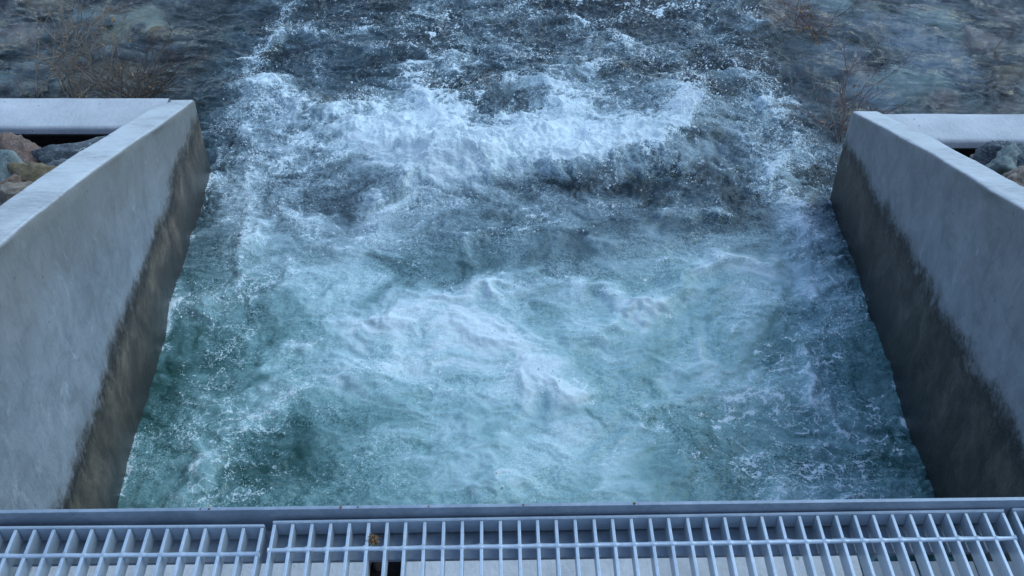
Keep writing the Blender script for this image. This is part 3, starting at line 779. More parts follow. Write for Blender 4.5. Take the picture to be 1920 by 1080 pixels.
def return_mesh(name, x0, x1, y0, y1, z1, seed):
    xs = np.linspace(x0, x1, 160); b = .022; rows = []
    for x in xs:
        e = mnoise.noise(Vector((x * 2.3, seed, 0))) * .006 + mnoise.noise(Vector((x * 13, seed, 2))) * .003
        row = [(x, y0, -1.0), (x, y0, .2), (x, y0, z1 - b)]
        for a in (25, 50, 75): row.append((x, y0 + b - b * math.cos(R(a)) + e * .6, z1 - b + b * math.sin(R(a))))
        for v in np.linspace(0, 1, 8): row.append((x, y0 + b + (y1 - y0 - 2 * b) * v, z1 + mnoise.noise(Vector((x * 4, v * 2, seed))) * .004))
        for a in (75, 50, 25): row.append((x, y1 - b + b * math.cos(R(a)) + e, z1 - b + b * math.sin(R(a))))
        row += [(x, y1, z1 - b), (x, y1, .2), (x, y1, -1.0)]
        rows.append(row)
    V = np.array(rows); nr, nc = V.shape[:2]
    F = grid_faces(nr, nc)
    me = np_mesh(name, V.reshape(-1, 3), F)
    bm = bmesh.new(); bm.from_mesh(me); bmesh.ops.recalc_face_normals(bm, faces=bm.faces[:]); bm.to_mesh(me); bm.free()
    return me

wl = empty('retaining_wall', (-1.9, 4, 0))
tag(wl, 'pale concrete wing wall on the left of the outlet, brown wet stain near the water', 'retaining wall', 'concrete wing walls flanking the outlet')
def attach(name, me, mat, root):
    o = link(name, me, mat, root); o.matrix_parent_inverse = Matrix.Translation(-Vector(root.location)); return o
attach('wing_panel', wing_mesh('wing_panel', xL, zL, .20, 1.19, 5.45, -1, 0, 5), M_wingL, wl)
attach('return_panel', return_mesh('return_panel', -9, -2.03, 5.06, 5.385, .573, 9), M_return, wl)
attach('black_sheet', box_mesh('black_sheet', -9, -2.13, 5.040, 5.054, -.6, .530), M_black, wl)  # thin black sheet on the near face of the return panel
wr = empty('retaining_wall', (1.95, 4, 0))
tag(wr, 'shaded blue grey concrete wing wall on the right, blackish damp band above the water', 'retaining wall', 'concrete wing walls flanking the outlet')
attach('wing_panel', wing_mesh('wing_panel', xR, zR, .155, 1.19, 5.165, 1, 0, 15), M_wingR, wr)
attach('return_panel', return_mesh('return_panel', 2.05, 9, 4.865, 5.15, .612, 19), M_return, wr)
attach('black_sheet', box_mesh('black_sheet', 2.12, 9, 4.848, 4.860, -.6, .565), M_black, wr)

# ------------------------------------------------------------------ rocks
def rock_mesh(name, seed, dims, planes=14, sub=4, rough=.03, softness=26):
    rs = np.random.RandomState(seed)
    bm = bmesh.new(); bmesh.ops.create_icosphere(bm, subdivisions=sub, radius=1)
    me = bpy.data.meshes.new(name); bm.to_mesh(me); bm.free()
    n = len(me.vertices); v = np.zeros(n * 3, np.float32); me.vertices.foreach_get('co', v); v = v.reshape(-1, 3)
    nn = rs.normal(size=(planes, 3)); nn /= np.linalg.norm(nn, axis=1)[:, None]
    dd = rs.uniform(.50, .88, planes)
    q = np.clip(v @ nn.T, .02, None)
    r = dd[None] / q
    r = np.minimum(-np.log(np.exp(-softness * np.minimum(r, 4)).sum(1)) / softness, 1.15)
    v = v * r[:, None]
    off = np.array([mnoise.fractal(Vector(p) * 2.2 + Vector((seed, 0, 0)), .9, 2.1, 5) for p in v.tolist()])
    v = v * (1 + rough * off)[:, None] * np.array(dims)[None]
    me.vertices.foreach_set('co', v.astype(np.float32).ravel())
    me.polygons.foreach_set('use_smooth', np.ones(len(me.polygons), bool))
    me.update()
    return me

RIP = [
 (-2.278, 4.55, 0.673, 0.32, 0.17, 0.15, 8, 10, 'slate', 'dark slate rock with pale veins, farthest back behind the left wall'),
 (-2.638, 4.5, 0.701, 0.17, 0.16, 0.13, 20, 0, 'red', 'reddish rock in the upper corner behind the left wall'),
 (-2.503, 4.22, 0.784, 0.2, 0.18, 0.15, -25, 15, 'grey', 'green grey rock below the reddish one behind the left wall'),
 (-2.297, 4.16, 0.812, 0.17, 0.17, 0.17, 30, -10, 'ochre', 'ochre streaked rock leaning on the left wing wall'),
 (-2.263, 4.3, 0.759, 0.13, 0.12, 0.1, 10, 20, 'slate', 'small dark rock wedged between the ochre rock and the wall'),
 (-2.376, 3.92, 0.92, 0.1, 0.12, 0.1, 0, 0, 'red', 'small rust brown rock at the photo edge behind the left wall'),
 (-2.313, 3.9, 0.916, 0.13, 0.11, 0.09, 40, 5, 'tan', 'pinkish grey rock lowest behind the left wall'),
 (-2.762, 4.3, 0.776, 0.22, 0.2, 0.16, 10, 0, 'slate', 'dark rock beyond the left photo edge'),
 (2.639, 4.42, 0.73, 0.19, 0.15, 0.13, -20, 10, 'slate', 'dark veined rock at the right photo edge behind the right wall'),
 (2.444, 4.36, 0.815, 0.1, 0.13, 0.13, 10, 5, 'slate', 'small navy rock next to the black gap behind the right wall'),
 (2.432, 4.22, 0.849, 0.12, 0.13, 0.14, -30, 0, 'grey', 'pale grey rock in the middle behind the right wall'),
 (2.386, 4.02, 0.914, 0.12, 0.11, 0.12, 15, 0, 'tan', 'tan granite rock lowest behind the right wall'),
 (2.425, 4.44, 0.769, 0.07, 0.08, 0.07, 0, 0, 'tan', 'small tan rock half hidden by the right wall top'),
 (2.619, 4.2, 0.847, 0.18, 0.2, 0.2, 10, 0, 'slate', 'dark rock just outside the right photo edge'),
 (-3.369, 3.216, 1.336, 0.264, 0.203, 0.163, -42, -3, 'slate', 'rough angular rock on the slope outside the left wing wall'),
 (-3.098, 1.859, 2.083, 0.261, 0.201, 0.161, -2, 7, 'slate', 'rough angular rock on the slope outside the left wing wall'),
 (-3.687, 3.858, 0.983, 0.309, 0.238, 0.19, -13, -10, 'tan', 'rough angular rock on the slope outside the left wing wall'),
 (-2.441, 2.094, 1.953, 0.286, 0.22, 0.176, -51, 1, 'tan', 'rough angular rock on the slope outside the left wing wall'),
 (-3.587, 2.678, 1.632, 0.181, 0.14, 0.112, 57, -14, 'slate', 'rough angular rock on the slope outside the left wing wall'),
 (-3.884, 3.87, 0.977, 0.232, 0.179, 0.143, 24, -2, 'grey', 'rough angular rock on the slope outside the left wing wall'),
 (-3.717, 3.047, 1.429, 0.249, 0.191, 0.153, 29, 13, 'slate', 'rough angular rock on the slope outside the left wing wall'),
 (-3.136, 3.007, 1.451, 0.181, 0.139, 0.111, 17, -2, 'slate', 'rough angular rock on the slope outside the left wing wall'),
 (-3.294, 3.229, 1.329, 0.246, 0.19, 0.152, 22, 8, 'slate', 'rough angular rock on the slope outside the left wing wall'),
 (-3.863, 1.935, 2.041, 0.264, 0.203, 0.162, -15, 15, 'tan', 'rough angular rock on the slope outside the left wing wall'),
 (-2.948, 2.198, 1.896, 0.213, 0.164, 0.131, -28, -8, 'tan', 'rough angular rock on the slope outside the left wing wall'),
 (-3.143, 3.505, 1.177, 0.285, 0.219, 0.175, 4, -10, 'slate', 'rough angular rock on the slope outside the left wing wall'),
 (-3.682, 3.46, 1.202, 0.174, 0.134, 0.107, -57, -8, 'ochre', 'rough angular rock on the slope outside the left wing wall'),
 (-3.668, 4.337, 0.72, 0.277, 0.213, 0.17, -32, -10, 'slate', 'rough angular rock on the slope outside the left wing wall'),
 (-2.407, 2.641, 1.653, 0.209, 0.16, 0.128, -16, 4, 'slate', 'rough angular rock on the slope outside the left wing wall'),
 (-2.921, 3.114, 1.393, 0.218, 0.167, 0.134, -2, 0, 'ochre', 'rough angular rock on the slope outside the left wing wall'),
 (-3.882, 3.826, 1.001, 0.247, 0.19, 0.152, -37, -9, 'grey', 'rough angular rock on the slope outside the left wing wall'),
 (-2.36, 2.079, 1.962, 0.207, 0.16, 0.128, 38, 10, 'tan', 'rough angular rock on the slope outside the left wing wall'),
 (-3.582, 3.983, 0.914, 0.204, 0.157, 0.126, -46, -4, 'slate', 'rough angular rock on the slope outside the left wing wall'),
 (-2.387, 3.141, 1.378, 0.215, 0.165, 0.132, 40, 6, 'tan', 'rough angular rock on the slope outside the left wing wall'),
 (-2.706, 2.788, 1.572, 0.244, 0.188, 0.15, 1, 0, 'tan', 'rough angular rock on the slope outside the left wing wall'),
 (-3.984, 3.767, 1.033, 0.192, 0.148, 0.118, -23, 4, 'slate', 'rough angular rock on the slope outside the left wing wall'),
 (-3.813, 3.726, 1.055, 0.269, 0.207, 0.165, 30, 10, 'grey', 'rough angular rock on the slope outside the left wing wall'),
 (-3.158, 2.542, 1.707, 0.173, 0.133, 0.107, -60, 7, 'slate', 'rough angular rock on the slope outside the left wing wall'),
 (-3.724, 4.107, 0.846, 0.203, 0.157, 0.125, -5, 0, 'slate', 'rough angular rock on the slope outside the left wing wall'),
 (-3.318, 2.994, 1.458, 0.301, 0.231, 0.185, -27, 9, 'slate', 'rough angular rock on the slope outside the left wing wall'),
 (3.262, 3.364, 1.255, 0.298, 0.229, 0.183, 41, -9, 'slate', 'rough angular rock on the slope outside the right wing wall'),
 (3.869, 3.002, 1.454, 0.26, 0.2, 0.16, -11, 3, 'grey', 'rough angular rock on the slope outside the right wing wall'),
 (3.994, 4.406, 0.682, 0.283, 0.218, 0.174, 54, -13, 'ochre', 'rough angular rock on the slope outside the right wing wall'),
 (3.573, 3.059, 1.422, 0.223, 0.172, 0.137, -48, 7, 'tan', 'rough angular rock on the slope outside the right wing wall'),
 (3.872, 3.959, 0.928, 0.267, 0.206, 0.164, 2, 4, 'slate', 'rough angular rock on the slope outside the right wing wall'),
 (3.771, 4.126, 0.836, 0.225, 0.173, 0.139, -29, -13, 'ochre', 'rough angular rock on the slope outside the right wing wall'),
 (2.478, 3.525, 1.166, 0.217, 0.167, 0.133, 27, -13, 'tan', 'rough angular rock on the slope outside the right wing wall'),
 (3.746, 3.642, 1.102, 0.26, 0.2, 0.16, -5, -4, 'grey', 'rough angular rock on the slope outside the right wing wall'),
 (3.488, 4.373, 0.7, 0.195, 0.15, 0.12, 25, 4, 'tan', 'rough angular rock on the slope outside the right wing wall'),
 (3.721, 3.262, 1.311, 0.183, 0.141, 0.113, -32, -15, 'tan', 'rough angular rock on the slope outside the right wing wall'),
 (3.666, 3.497, 1.182, 0.267, 0.206, 0.165, -23, -8, 'slate', 'rough angular rock on the slope outside the right wing wall'),
 (3.127, 2.061, 1.971, 0.269, 0.207, 0.165, -40, 1, 'ochre', 'rough angular rock on the slope outside the right wing wall'),
 (3.126, 3.439, 1.214, 0.27, 0.208, 0.166, -2, -1, 'slate', 'rough angular rock on the slope outside the right wing wall'),
 (2.703, 2.288, 1.847, 0.246, 0.189, 0.151, 37, 10, 'ochre', 'rough angular rock on the slope outside the right wing wall'),
 (3.032, 3.094, 1.403, 0.176, 0.136, 0.109, -47, 2, 'slate', 'rough angular rock on the slope outside the right wing wall'),
 (2.893, 2.68, 1.631, 0.274, 0.211, 0.168, -19, 9, 'ochre', 'rough angular rock on the slope outside the right wing wall'),
 (3.33, 2.121, 1.938, 0.193, 0.149, 0.119, 1, -8, 'slate', 'rough angular rock on the slope outside the right wing wall'),
 (3.472, 4.1, 0.85, 0.221, 0.17, 0.136, -8, 14, 'slate', 'rough angular rock on the slope outside the right wing wall'),
 (3.868, 3.715, 1.062, 0.256, 0.197, 0.157, -42, -11, 'tan', 'rough angular rock on the slope outside the right wing wall'),
 (3.656, 2.784, 1.574, 0.256, 0.197, 0.158, 40, -3, 'ochre', 'rough angular rock on the slope outside the right wing wall'),
 (3.371, 3.348, 1.264, 0.218, 0.167, 0.134, 38, -3, 'ochre', 'rough angular rock on the slope outside the right wing wall'),
 (2.969, 3.45, 1.208, 0.284, 0.219, 0.175, -39, 10, 'grey', 'rough angular rock on the slope outside the right wing wall'),
 (2.52, 2.277, 1.853, 0.207, 0.159, 0.128, 53, -14, 'tan', 'rough angular rock on the slope outside the right wing wall'),
 (3.768, 1.901, 2.059, 0.279, 0.215, 0.172, 49, 12, 'tan', 'rough angular rock on the slope outside the right wing wall'),
 (2.677, 2.284, 1.849, 0.295, 0.227, 0.181, -57, 2, 'tan', 'rough angular rock on the slope outside the right wing wall'),
 (3.606, 4.339, 0.718, 0.197, 0.152, 0.121, 43, -6, 'grey', 'rough angular rock on the slope outside the right wing wall'),
]
for i, (x, y, z, dx, dy, dz, rz, rx, kind, label) in enumerate(RIP):
    o = link('riprap_rock', rock_mesh('riprap_rock', 40 + i, (dx, dy, dz), 15, 5 if i < 14 else 4, .16, 160), ROCK[kind])
    o.location = (x, y, z); o.rotation_euler = (R(rx), R(rx * .6), R(rz))
    tag(o, label, 'rock', 'rocks on the slope outside the wing walls' if label.startswith('rough angular') else 'loose rocks behind the wing walls')

BEDROCK = [
 (-3.049, 7.63, -0.24, 0.36, 0.42, 0.16, 10, 'bed_tan', 'large pale tan boulder under water beyond the left wall', None),
 (-2.747, 7.311, -0.06, 0.1, 0.15, 0.12, -30, 'bed_brown', 'small brown mossy stone beside the large tan boulder', None),
 (-3.398, 7.637, -0.22, 0.26, 0.34, 0.14, 0, 'bed_teal', 'teal boulder under water beside the twiggy shrub', None),
 (2.795, 6.66, -0.24, 0.42, 0.36, 0.18, -10, 'bed_teal', 'large pale teal boulder just behind the right return wall', None),
 (2.571, 6.882, -0.26, 0.18, 0.3, 0.14, 20, 'bed_pink', 'pinkish boulder behind the dark shrub at the right wall', None),
 (3.049, 6.426, -0.14, 0.17, 0.12, 0.12, 0, 'bed_pink', 'pink brown stone beside the large teal boulder', None),
 (3.587, 7.242, -0.1, 0.2, 0.22, 0.13, 30, 'bed_pink', 'pale pinkish stone nearly breaking the water at the upper right', None),
 (3.073, 7.24, -0.26, 0.46, 0.26, 0.14, -20, 'bed_blue', 'wide blue grey boulder under the streaming water on the right', None),
 (2.966, 7.623, -0.26, 0.4, 0.26, 0.14, -25, 'bed_blue', 'long blue grey boulder upstream of the wide one on the right', None),
 (3.61, 6.726, -0.1, 0.16, 0.22, 0.13, -30, 'bed_brown', 'brown stone with dark moss near the right photo edge', None),
 (4.088, 7.799, -0.14, 0.24, 0.22, 0.12, 0, 'bed_dark', 'black wet boulder in the upper right corner', None),
 (-3.841, 7.363, -0.12, 0.24, 0.22, 0.15, 0, 'bed_pink', 'pinkish grey stone at the upper left photo edge', None),
 (3.297, 6.819, -0.2, 0.22, 0.2, 0.13, 0, 'bed_blue', 'slate blue stone between the pink brown stone and the pale pinkish stone', None),
 (3.215, 6.911, -0.17748146310898344, 0.321, 0.211, 0.116, 5.339499799925022, 'bed_blue', 'submerged stone among the cobbles of the shallows on the right', 'stones in the right shallows'),
 (3.752, 7.049, -0.2932590770191173, 0.15, 0.135, 0.074, -27.692398666261568, 'bed_dark', 'submerged stone among the cobbles of the shallows on the right', 'stones in the right shallows'),
 (3.049, 8.19, -0.20494611681867486, 0.173, 0.135, 0.074, -39.075460173333276, 'bed_pink', 'submerged stone among the cobbles of the shallows on the right', 'stones in the right shallows'),
 (2.255, 6.888, -0.21973117233940484, 0.13, 0.119, 0.066, -49.89350826784792, 'bed_blue', 'submerged stone among the cobbles of the shallows on the right', 'stones in the right shallows'),
 (2.583, 7.914, -0.18658699049321575, 0.286, 0.238, 0.131, 7.688679337005013, 'bed_teal', 'submerged stone among the cobbles of the shallows on the right', 'stones in the right shallows'),
 (3.811, 7.107, -0.1740876193360727, 0.143, 0.125, 0.069, 7.905783456746491, 'bed_pink', 'submerged stone among the cobbles of the shallows on the right', 'stones in the right shallows'),
 (2.779, 7.801, -0.2810587517597113, 0.129, 0.123, 0.068, -31.918453953832252, 'bed_teal', 'submerged stone among the cobbles of the shallows on the right', 'stones in the right shallows'),
 (3.306, 7.369, -0.29141708142836, 0.249, 0.199, 0.109, -31.636144452954003, 'bed_blue', 'submerged stone among the cobbles of the shallows on the right', 'stones in the right shallows'),
 (2.768, 7.587, -0.2925898791603473, 0.334, 0.199, 0.109, -48.628066204836756, 'bed_blue', 'submerged stone among the cobbles of the shallows on the right', 'stones in the right shallows'),
 (2.867, 7.649, -0.2455524590044917, 0.223, 0.177, 0.097, 0.4740457277350316, 'bed_pink', 'submerged stone among the cobbles of the shallows on the right', 'stones in the right shallows'),
 (2.274, 8.16, -0.27445218283330897, 0.357, 0.234, 0.129, 5.7793191758512705, 'bed_pink', 'submerged stone among the cobbles of the shallows on the right', 'stones in the right shallows'),
 (2.829, 7.659, -0.1991716080891306, 0.187, 0.173, 0.095, -5.09611661092022, 'bed_blue', 'submerged stone among the cobbles of the shallows on the right', 'stones in the right shallows'),
 (4.305, 8.503, -0.2881466176576701, 0.288, 0.232, 0.128, -13.350347714442549, 'bed_dark', 'submerged stone among the cobbles of the shallows on the right', 'stones in the right shallows'),
 (2.603, 6.741, -0.2593814519854221, 0.215, 0.176, 0.097, -39.35133346970069, 'bed_blue', 'submerged stone among the cobbles of the shallows on the right', 'stones in the right shallows'),
 (3.282, 7.049, -0.2371068093851296, 0.216, 0.143, 0.079, -45.14250606893043, 'bed_teal', 'submerged stone among the cobbles of the shallows on the right', 'stones in the right shallows'),
 (3.241, 7.604, -0.2227851713098714, 0.21, 0.133, 0.073, -22.660093910560114, 'bed_pink', 'submerged stone among the cobbles of the shallows on the right', 'stones in the right shallows'),
 (2.28, 7.164, -0.19578362402198207, 0.234, 0.189, 0.104, -37.57640653972098, 'bed_blue', 'submerged stone among the cobbles of the shallows on the right', 'stones in the right shallows'),
 (3.493, 8.206, -0.2462030862729104, 0.252, 0.226, 0.124, -27.620142333546877, 'bed_blue', 'submerged stone among the cobbles of the shallows on the right', 'stones in the right shallows'),
 (3.959, 7.722, -0.17009100675096916, 0.261, 0.163, 0.09, 8.560454184797855, 'bed_pink', 'submerged stone among the cobbles of the shallows on the right', 'stones in the right shallows'),
 (4.036, 7.153, -0.26437538103883756, 0.192, 0.144, 0.079, 4.1116281508682775, 'bed_blue', 'submerged stone among the cobbles of the shallows on the right', 'stones in the right shallows'),
 (2.626, 6.571, -0.2184945537758709, 0.316, 0.234, 0.129, -29.691274383610356, 'bed_blue', 'submerged stone among the cobbles of the shallows on the right', 'stones in the right shallows'),
 (3.099, 7.417, -0.2346328155921965, 0.185, 0.177, 0.097, -2.2908929996648055, 'bed_blue', 'submerged stone among the cobbles of the shallows on the right', 'stones in the right shallows'),
 (3.471, 7.177, -0.25275387076503886, 0.308, 0.206, 0.113, -33.14887665127256, 'bed_pink', 'submerged stone among the cobbles of the shallows on the right', 'stones in the right shallows'),
 (2.521, 7.125, -0.1756048945119889, 0.248, 0.2, 0.11, -39.28103644520306, 'bed_blue', 'submerged stone among the cobbles of the shallows on the right', 'stones in the right shallows'),
 (2.954, 7.004, -0.26442093588276155, 0.175, 0.146, 0.08, -19.9790525522365, 'bed_blue', 'submerged stone among the cobbles of the shallows on the right', 'stones in the right shallows'),
 (3.85, 7.682, -0.20408244414719215, 0.3, 0.19, 0.105, -28.997290914207746, 'bed_dark', 'submerged stone among the cobbles of the shallows on the right', 'stones in the right shallows'),
 (3.76, 7.0, -0.17565285799306557, 0.322, 0.237, 0.13, -18.23959515383624, 'bed_dark', 'submerged stone among the cobbles of the shallows on the right', 'stones in the right shallows'),
 (2.54, 7.766, -0.2632284342506131, 0.232, 0.22, 0.121, -9.748502047201953, 'bed_pink', 'submerged stone among the cobbles of the shallows on the right', 'stones in the right shallows'),
 (2.283, 6.906, -0.21347769020694463, 0.235, 0.181, 0.1, -12.575774392541732, 'bed_blue', 'submerged stone among the cobbles of the shallows on the right', 'stones in the right shallows'),
 (2.557, 7.183, -0.2237617316295289, 0.183, 0.127, 0.07, -39.15543501718126, 'bed_blue', 'submerged stone among the cobbles of the shallows on the right', 'stones in the right shallows'),
 (2.301, 6.942, -0.17263120577177749, 0.266, 0.238, 0.131, 3.5085915625960595, 'bed_blue', 'submerged stone among the cobbles of the shallows on the right', 'stones in the right shallows'),
 (2.923, 8.2, -0.2953645184337074, 0.168, 0.127, 0.07, -27.1820689756316, 'bed_teal', 'submerged stone among the cobbles of the shallows on the right', 'stones in the right shallows'),
 (2.31, 8.065, -0.2513785803311625, 0.25, 0.201, 0.11, 7.126396273908647, 'bed_pink', 'submerged stone among the cobbles of the shallows on the right', 'stones in the right shallows'),
 (3.752, 6.997, -0.17463181313359682, 0.245, 0.177, 0.097, -31.917053269674632, 'bed_blue', 'submerged stone among the cobbles of the shallows on the right', 'stones in the right shallows'),
 (3.267, 7.644, -0.17542093451536922, 0.285, 0.181, 0.1, -24.85388439480538, 'bed_teal', 'submerged stone among the cobbles of the shallows on the right', 'stones in the right shallows'),
 (3.505, 7.674, -0.22252810649754834, 0.167, 0.12, 0.066, 7.432755469899192, 'bed_dark', 'submerged stone among the cobbles of the shallows on the right', 'stones in the right shallows'),
 (3.506, 7.857, -0.2998768278238103, 0.242, 0.225, 0.124, -16.051279194738214, 'bed_teal', 'submerged stone among the cobbles of the shallows on the right', 'stones in the right shallows'),
 (3.303, 7.769, -0.22664172210648448, 0.29, 0.223, 0.122, 8.6008257685613, 'bed_pink', 'submerged stone among the cobbles of the shallows on the right', 'stones in the right shallows'),
 (2.433, 6.526, -0.17505191742520487, 0.251, 0.153, 0.084, -14.25140130790301, 'bed_blue', 'submerged stone among the cobbles of the shallows on the right', 'stones in the right shallows'),
 (3.841, 7.954, -0.2974427289404733, 0.225, 0.135, 0.074, -31.550694186201078, 'bed_blue', 'submerged stone among the cobbles of the shallows on the right', 'stones in the right shallows'),
 (2.511, 8.299, -0.17509197907409974, 0.225, 0.192, 0.106, -47.6014096520664, 'bed_dark', 'submerged stone among the cobbles of the shallows on the right', 'stones in the right shallows'),
 (4.22, 8.507, -0.26440760946533587, 0.289, 0.175, 0.096, -3.0855656995939, 'bed_dark', 'submerged stone among the cobbles of the shallows on the right', 'stones in the right shallows'),
 (2.952, 6.881, -0.26285527931068486, 0.27, 0.201, 0.111, 9.548997942193488, 'bed_teal', 'submerged stone among the cobbles of the shallows on the right', 'stones in the right shallows'),
 (3.425, 7.342, -0.28463673083407837, 0.313, 0.204, 0.112, -31.95861446156467, 'bed_teal', 'submerged stone among the cobbles of the shallows on the right', 'stones in the right shallows'),
 (3.567, 7.346, -0.29653994187441635, 0.252, 0.202, 0.111, -9.094311708949277, 'bed_teal', 'submerged stone among the cobbles of the shallows on the right', 'stones in the right shallows'),
 (2.517, 8.419, -0.2108547248754314, 0.191, 0.177, 0.098, -8.754761571172352, 'bed_dark', 'submerged stone among the cobbles of the shallows on the right', 'stones in the right shallows'),
 (1.962, 6.929, -0.225166567790715, 0.239, 0.16, 0.088, -12.06587926349144, 'bed_pink', 'submerged stone among the cobbles of the shallows on the right', 'stones in the right shallows'),
 (3.677, 6.8, -0.21129733390549438, 0.251, 0.167, 0.092, 3.9338303937533112, 'bed_pink', 'submerged stone among the cobbles of the shallows on the right', 'stones in the right shallows'),
 (4.131, 8.277, -0.2096992067153029, 0.283, 0.217, 0.119, -32.81833515388016, 'bed_pink', 'submerged stone among the cobbles of the shallows on the right', 'stones in the right shallows'),
 (4.281, 8.15, -0.22861760589830799, 0.225, 0.167, 0.092, -30.155779627884286, 'bed_dark', 'submerged stone among the cobbles of the shallows on the right', 'stones in the right shallows'),
 (2.919, 7.315, -0.20475754484606906, 0.127, 0.107, 0.059, -44.88822827111907, 'bed_blue', 'submerged stone among the cobbles of the shallows on the right', 'stones in the right shallows'),
 (3.732, 8.29, -0.1727708212365836, 0.342, 0.201, 0.111, -7.925110986817877, 'bed_blue', 'submerged stone among the cobbles of the shallows on the right', 'stones in the right shallows'),
 (2.43, 8.122, -0.19283457663810363, 0.201, 0.186, 0.102, 3.690791339259988, 'bed_blue', 'submerged stone among the cobbles of the shallows on the right', 'stones in the right shallows'),
 (3.652, 7.64, -0.27591281180224037, 0.196, 0.126, 0.069, -45.9663239319302, 'bed_dark', 'submerged stone among the cobbles of the shallows on the right', 'stones in the right shallows'),
 (2.305, 8.349, -0.29063948775542414, 0.159, 0.153, 0.084, -15.48465753271249, 'bed_blue', 'submerged stone among the cobbles of the shallows on the right', 'stones in the right shallows'),
 (2.88, 7.312, -0.28811308934618496, 0.15, 0.101, 0.056, -20.63337348867368, 'bed_blue', 'submerged stone among the cobbles of the shallows on the right', 'stones in the right shallows'),
 (4.152, 7.64, -0.2093514837450225, 0.119, 0.108, 0.059, -12.119244034015914, 'bed_teal', 'submerged stone among the cobbles of the shallows on the right', 'stones in the right shallows'),
 (2.501, 6.732, -0.27132321898473744, 0.185, 0.177, 0.097, -35.86206231078941, 'bed_blue', 'submerged stone among the cobbles of the shallows on the right', 'stones in the right shallows'),
 (3.386, 8.215, -0.25174216375549163, 0.201, 0.133, 0.073, -39.24077668882185, 'bed_blue', 'submerged stone among the cobbles of the shallows on the right', 'stones in the right shallows'),
 (2.157, 7.867, -0.29532699322809897, 0.289, 0.18, 0.099, -19.61197752029855, 'bed_pink', 'submerged stone among the cobbles of the shallows on the right', 'stones in the right shallows'),
 (-3.644, 6.885, -0.19827420221856373, 0.211, 0.143, 0.086, -28.232341315403207, 'bed_dark', 'submerged stone among the cobbles of the shallows on the left', 'stones in the left shallows'),
 (-3.428, 6.9, -0.18130643644200262, 0.286, 0.194, 0.116, 14.97645249191423, 'bed_teal', 'submerged stone among the cobbles of the shallows on the left', 'stones in the left shallows'),
 (-2.658, 7.267, -0.2276375642997151, 0.248, 0.18, 0.108, -8.742104246102041, 'bed_dark', 'submerged stone among the cobbles of the shallows on the left', 'stones in the left shallows'),
 (-3.475, 6.678, -0.12263336016446597, 0.206, 0.168, 0.101, 13.363351299360623, 'bed_dark', 'submerged stone among the cobbles of the shallows on the left', 'stones in the left shallows'),
 (-3.007, 6.85, -0.11374781803820319, 0.18, 0.138, 0.083, 5.557608601333726, 'bed_brown', 'submerged stone among the cobbles of the shallows on the left', 'stones in the left shallows'),
 (-4.135, 8.144, -0.24406364675382902, 0.108, 0.097, 0.058, -18.26409814978252, 'bed_dark', 'submerged stone among the cobbles of the shallows on the left', 'stones in the left shallows'),
 (-2.88, 7.615, -0.24992965885759869, 0.223, 0.174, 0.104, 23.386613101335975, 'bed_brown', 'submerged stone among the cobbles of the shallows on the left', 'stones in the left shallows'),
 (-2.877, 7.833, -0.2193436930719933, 0.196, 0.141, 0.084, -25.728572588577528, 'bed_dark', 'submerged stone among the cobbles of the shallows on the left', 'stones in the left shallows'),
 (-2.905, 7.601, -0.23236210789986653, 0.225, 0.151, 0.09, 15.022072473341062, 'bed_dark', 'submerged stone among the cobbles of the shallows on the left', 'stones in the left shallows'),
 (-3.777, 7.338, -0.10207682639122218, 0.114, 0.094, 0.056, 26.276523050171278, 'bed_dark', 'submerged stone among the cobbles of the shallows on the left', 'stones in the left shallows'),
 (-4.248, 7.61, -0.22504489407788125, 0.27, 0.183, 0.11, -10.542588252827226, 'bed_dark', 'submerged stone among the cobbles of the shallows on the left', 'stones in the left shallows'),
 (-3.08, 7.147, -0.2178364101471818, 0.11, 0.108, 0.065, -16.17165163615231, 'bed_teal', 'submerged stone among the cobbles of the shallows on the left', 'stones in the left shallows'),
 (-3.025, 6.737, -0.1411160095788964, 0.186, 0.168, 0.101, -8.31239762165701, 'bed_teal', 'submerged stone among the cobbles of the shallows on the left', 'stones in the left shallows'),
 (-2.992, 7.154, -0.21151469448131863, 0.152, 0.108, 0.065, 26.428907384241114, 'bed_dark', 'submerged stone among the cobbles of the shallows on the left', 'stones in the left shallows'),
 (-3.148, 7.078, -0.17609371058837553, 0.152, 0.12, 0.072, 10.879634951130505, 'bed_dark', 'submerged stone among the cobbles of the shallows on the left', 'stones in the left shallows'),
 (-4.094, 7.348, -0.16696960620260162, 0.241, 0.199, 0.119, -24.371120311378235, 'bed_teal', 'submerged stone among the cobbles of the shallows on the left', 'stones in the left shallows'),
 (-3.664, 6.957, -0.17459759944228948, 0.141, 0.1, 0.06, 8.654741965438902, 'bed_dark', 'submerged stone among the cobbles of the shallows on the left', 'stones in the left shallows'),
 (-3.851, 8.254, -0.18480448669686683, 0.14, 0.118, 0.071, -26.9195277057211, 'bed_teal', 'submerged stone among the cobbles of the shallows on the left', 'stones in the left shallows'),
 (-2.838, 7.926, -0.14751139235215482, 0.185, 0.167, 0.1, -15.976606122690558, 'bed_dark', 'submerged stone among the cobbles of the shallows on the left', 'stones in the left shallows'),
 (-3.21, 8.283, -0.22409019994939983, 0.207, 0.198, 0.119, 13.808509207253046, 'bed_brown', 'submerged stone among the cobbles of the shallows on the left', 'stones in the left shallows'),
 (-4.133, 7.347, -0.15857247380242356, 0.176, 0.144, 0.086, 7.505956351490298, 'bed_dark', 'submerged stone among the cobbles of the shallows on the left', 'stones in the left shallows'),
 (-3.958, 6.912, -0.10735857388208422, 0.265, 0.166, 0.099, 3.2679011444837514, 'bed_dark', 'submerged stone among the cobbles of the shallows on the left', 'stones in the left shallows'),
 (-3.911, 8.067, -0.11888997149157815, 0.208, 0.175, 0.105, -22.211188434022908, 'bed_teal', 'submerged stone among the cobbles of the shallows on the left', 'stones in the left shallows'),
